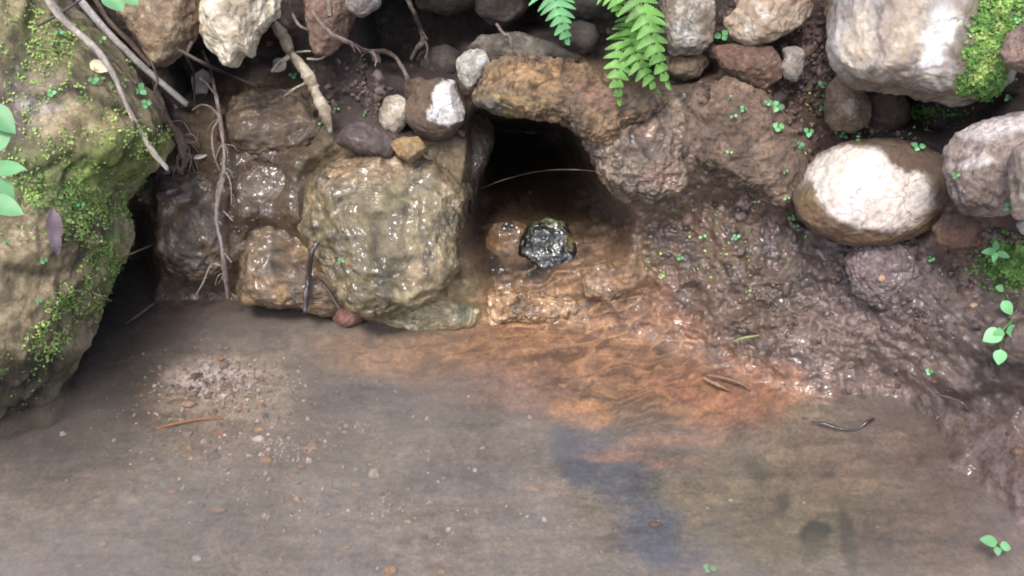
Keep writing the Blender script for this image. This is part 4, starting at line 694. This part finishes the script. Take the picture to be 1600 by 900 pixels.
# ------------------------------------------------------------------ ferns
def frond(parent, pp, lmax, off, mat, npair=22, prof=None, base_dep=None, tw=0.):
    n = 60; P2 = cat_rom(np.hstack([np.array(pp, float), np.zeros((len(pp), 1))]), 16)[:, :2]; seg = np.r_[0, np.cumsum(np.hypot(*np.diff(P2, axis=0).T))]; u = np.linspace(0, 1, n)
    X, Y = np.interp(u*seg[-1], seg, P2[:, 0]), np.interp(u*seg[-1], seg, P2[:, 1])
    dep = base_dep-off-.05*np.sin(u*2.2)
    W = np.array([CAM+ray(x, y)*(d/(ray(x, y)@FW)) for x, y, d in zip(X, Y, dep)])
    T = np.gradient(W, axis=0); T /= np.linalg.norm(T, axis=1)[:, None]
    face = -FW+np.array([tw, 0, .35]); V = []; F = []
    for i in range(n):                                          # midrib as a slim ridge
        s = np.cross(T[i], face); s /= np.linalg.norm(s); r = .0011*(1-.8*u[i])+.0002; V += [W[i]-s*r, W[i]+s*r+face*0, W[i]+face*r]
        if i: a = (i-1)*3; F += [(a, a+3, a+5, a+2), (a+2, a+5, a+4, a+1)]
    for k in range(npair):
        uk = (k+.7)/npair; i = uk*(n-1); W0 = np.array([np.interp(i, range(n), W[:, c]) for c in range(3)]); T0 = T[int(i)]; s = np.cross(T0, face); s /= np.linalg.norm(s); nf = np.cross(s, T0)
        L = lmax*np.interp(uk, [0, .15, .6, 1], [.8, 1, .62, .05]); wd = seg[-1]/PXM*base_dep/npair*.62
        for sg in (-1, 1):
            L2 = L*random.uniform(.78, 1.1); dr = sg*s+T0*(.42+.1*random.uniform(-1, 1)); dr /= np.linalg.norm(dr); wl = T0-dr*(T0@dr); wl /= np.linalg.norm(wl)
            m = 22; b0 = len(V)
            for q in range(m+1):
                t = q/m; lobe = abs(math.sin(t*math.pi*8)); ww = wd*(.5+.5*lobe*.75+.1)*(1-t)**.55*min(1, t*9+.25)
                c = W0+dr*L2*t-nf*(-1)*L2*(-.12)*t*t*1.0 - np.array([0, 0, .14*L2*t*t])
                V += [c-wl*ww*.9+nf*ww*.25, c, c+wl*ww+nf*ww*.25]
                if q: a = b0+(q-1)*3; F += [(a, a+1, a+4, a+3), (a+1, a+2, a+5, a+4)]
    return mesh_np('frond', V, F, mat, parent=parent, loc=W[0])
def fern(label, root, fronds):
    p0, _ = hit(*root); dep = 1.62; d = ray(*root); e = empty('fern', CAM+d*(dep/(d@FW))); tag(e, label, 'fern')
    for (pp, lm, off, mat, npair) in fronds: frond(e, pp, lm, off, mat, npair, base_dep=dep)
    return e
fern('pale mint fern frond hanging over the lintel, left one', (850, -70), [([(826, -110), (852, -60), (866, -10), (874, 25), (888, 68)], .060, .06, M_fern1, 15)])
fern('larger green fern with three fronds hanging right of the pale one', (985, -70), [([(960, -120), (982, -60), (1000, 0), (1018, 60), (1030, 100), (1046, 138)], .050, .09, M_fern2, 17),
      ([(1010, 10), (990, 40), (972, 80), (964, 120), (968, 163)], .040, .04, M_fern2, 11), ([(1000, 20), (985, 55), (994, 90), (1012, 122), (1030, 145)], .038, .05, M_fern2, 11),
      ([(925, -60), (950, -25), (962, 0), (966, 24)], .05, .07, M_fern2, 9)])
# ------------------------------------------------------------------ pebbles on the pool bed
refresh()
pb = [(405, 687, 9, 7, white, 'white flat pebble in the pool left of centre'), (308, 873, 9, 6, C(196, 204, 210), 'bluish white pebble near the bottom left of the pool'), (415, 719, 10, 8, C(190, 140, 80), 'orange pebble in the pool below the white flat one'), (345, 678, 6, 5, C(180, 118, 76), 'small rusty pebble left of the white flat one'),
      (268, 768, 9, 5, C(170, 118, 80), 'long rusty pebble in the left of the pool'), (610, 892, 12, 10, C(206, 154, 90), 'ochre pebble cut by the bottom edge'), (585, 742, 9, 10, C(206, 190, 160), 'cream pebble in the middle of the pool'), (345, 560, 7, 5, C(186, 130, 70), 'ochre pebble behind the gravel patch'), (295, 632, 12, 6, C(196, 160, 140), 'pinkish pebble on the gravel patch'), (408, 627, 7, 4, C(196, 150, 90), 'ochre pebble right of the gravel patch'),
      (405, 672, 8, 4, C(200, 156, 84), 'yellow pebble just above the white flat one'), (340, 797, 14, 5, C(160, 120, 76), 'long brown pebble low in the pool'), (512, 804, 8, 4, C(168, 128, 88), 'brown pebble low in the middle of the pool'), (160, 850, 10, 6, C(166, 140, 104), 'tan pebble at the lower left'), (64, 883, 9, 4, C(176, 126, 78), 'orange pebble at the bottom left corner'), (124, 884, 10, 5, C(172, 130, 84), 'tan pebble right of the bottom left corner'),
      (540, 855, 12, 4, C(170, 140, 90), 'flat pebble left of the cut ochre pebble'), (832, 764, 14, 6, C(186, 146, 104), 'tan pebble right of the pool centre'), (190, 705, 9, 4, C(92, 92, 96), 'dark slate pebble in the left of the pool'), (236, 683, 6, 4, C(110, 116, 122), 'grey blue pebble under the orange twig'), (1026, 820, 12, 6, C(100, 78, 72), 'dark red pebble in the slaty patch'), (415, 653, 6, 8, C(84, 76, 72), 'black chip right of the orange twig'), (690, 893, 7, 4, C(190, 160, 110), 'small yellow pebble at the bottom edge'), (555, 758, 9, 5, C(176, 140, 100), 'brown pebble left of the cream one'),
      (470, 728, 8, 5, C(160, 120, 80), 'rusty chip right of the orange pebble'), (212, 458, 16, 7, C(136, 84, 50), 'rusty stone at the waterline in the dark gap'), (1590, 706, 12, 7, C(120, 84, 70), 'rusty chip at the right edge of the silt shelf'), (1377, 435, 6, 6, C(206, 160, 120), 'tiny cream pebble set in the lumpy clod'), (1521, 478, 8, 5, C(176, 150, 110), 'tiny tan pebble in the mud left of the leafy sprig')]
for i, (x, y, rx, ry, cc, lb) in enumerate(pb):
    a = np.linspace(0, 2*math.pi, 10, endpoint=False)
    poly = [(x+rx*math.cos(t)*random.uniform(.85, 1.15), y+ry*math.sin(t)*random.uniform(.85, 1.15)) for t in a]
    stone('pebble', lb, poly, T=.8, off=.001, n=2.2, seed=400+i, facets=2, amp=.05, pal=[np.array(cc)*.9, np.array(cc)*1.1], cat='pebble', sub=3, wet=.4, mott=.25)
# ------------------------------------------------------------------ water
def water_mat(name, tint, milk, milkc, bumpd, sc, rough=.03):
    m = bpy.data.materials.new(name); m.use_nodes = True; n = m.node_tree.nodes; L = m.node_tree.links; n.remove(n['Principled BSDF'])
    out = n['Material Output']; tc = n.new('ShaderNodeTexCoord'); mp = n.new('ShaderNodeMapping'); mp.inputs['Scale'].default_value = sc
    L.new(tc.outputs['Object'], mp.inputs[0]); nz = n.new('ShaderNodeTexNoise'); nz.inputs['Scale'].default_value = 1; nz.inputs['Detail'].default_value = 2.5; nz.inputs['Distortion'].default_value = .6; L.new(mp.outputs[0], nz.inputs[0])
    bp = n.new('ShaderNodeBump'); bp.inputs['Distance'].default_value = bumpd; bp.inputs['Strength'].default_value = 1; L.new(nz.outputs[0], bp.inputs['Height'])
    g = n.new('ShaderNodeBsdfGlossy'); g.inputs['Roughness'].default_value = rough; L.new(bp.outputs[0], g.inputs['Normal'])
    t = n.new('ShaderNodeBsdfTransparent'); t.inputs[0].default_value = (*tint, 1); d = n.new('ShaderNodeBsdfDiffuse'); d.inputs[0].default_value = (*milkc, 1)
    m1 = n.new('ShaderNodeMixShader'); L.new(t.outputs[0], m1.inputs[1]); L.new(d.outputs[0], m1.inputs[2])
    nm = n.new('ShaderNodeTexNoise'); nm.inputs['Scale'].default_value = 5; nm.inputs['Detail'].default_value = 3; L.new(tc.outputs['Object'], nm.inputs[0])
    mr = n.new('ShaderNodeMapRange'); mr.inputs[1].default_value = .35; mr.inputs[2].default_value = .65; mr.inputs[3].default_value = milk*.75; mr.inputs[4].default_value = milk*1.25; L.new(nm.outputs[0], mr.inputs[0]); at = n.new('ShaderNodeAttribute'); at.attribute_name = 'wet'; mu = n.new('ShaderNodeMath'); mu.operation = 'MULTIPLY'; L.new(at.outputs['Fac'], mu.inputs[0]); L.new(mr.outputs[0], mu.inputs[1]); L.new(mu.outputs[0], m1.inputs[0])
    fr = n.new('ShaderNodeFresnel'); fr.inputs[0].default_value = 1.33; L.new(bp.outputs[0], fr.inputs['Normal']); m2 = n.new('ShaderNodeMixShader'); L.new(fr.outputs[0], m2.inputs[0]); L.new(m1.outputs[0], m2.inputs[1]); L.new(g.outputs[0], m2.inputs[2])
    L.new(m2.outputs[0], out.inputs[0]); return m
M_water = water_mat('pool_water', (.97, .95, .92), .28, C(164, 156, 150), .008, (14, 30, 14))  # milk is cloudy water plus a painted haze of reflected sky
gx = np.linspace(-3, 3, 161); gy = np.linspace(-3.2, .75, 121); GX2, GY2 = np.meshgrid(gx, gy); z = .0008*fbm(np.stack([GX2.ravel()*14, GY2.ravel()*22, GX2.ravel()*0], 1), 2, 601)
ii = np.arange(161*121).reshape(121, 161); Fw = np.stack([ii[:-1, :-1].ravel(), ii[:-1, 1:].ravel(), ii[1:, 1:].ravel(), ii[1:, :-1].ravel()], 1)
WV = np.stack([GX2.ravel(), GY2.ravel(), z], 1); wx_, wy_ = project(WV)     # silt hangs in the still pool, the spring's inflow is clear
silt = 1-.85*blob(wx_, wy_, 980, 560, 330, 110, 8, .6)-.55*blob(wx_, wy_, 990, 780, 120, 120, 20, .6)-.55*blob(wx_, wy_, 1330, 760, 300, 180, 0, .7)-.6*blob(wx_, wy_, 100, 600, 330, 170, -25, .8)-.4*blob(wx_, wy_, 330, 620, 130, 70, 0, .7)  # also cut at the left, darkening the pool there like shade
wtr = mesh_np('water', WV, Fw, M_water, wet=np.clip(silt, .08, 1)); tag(wtr, kind='structure')
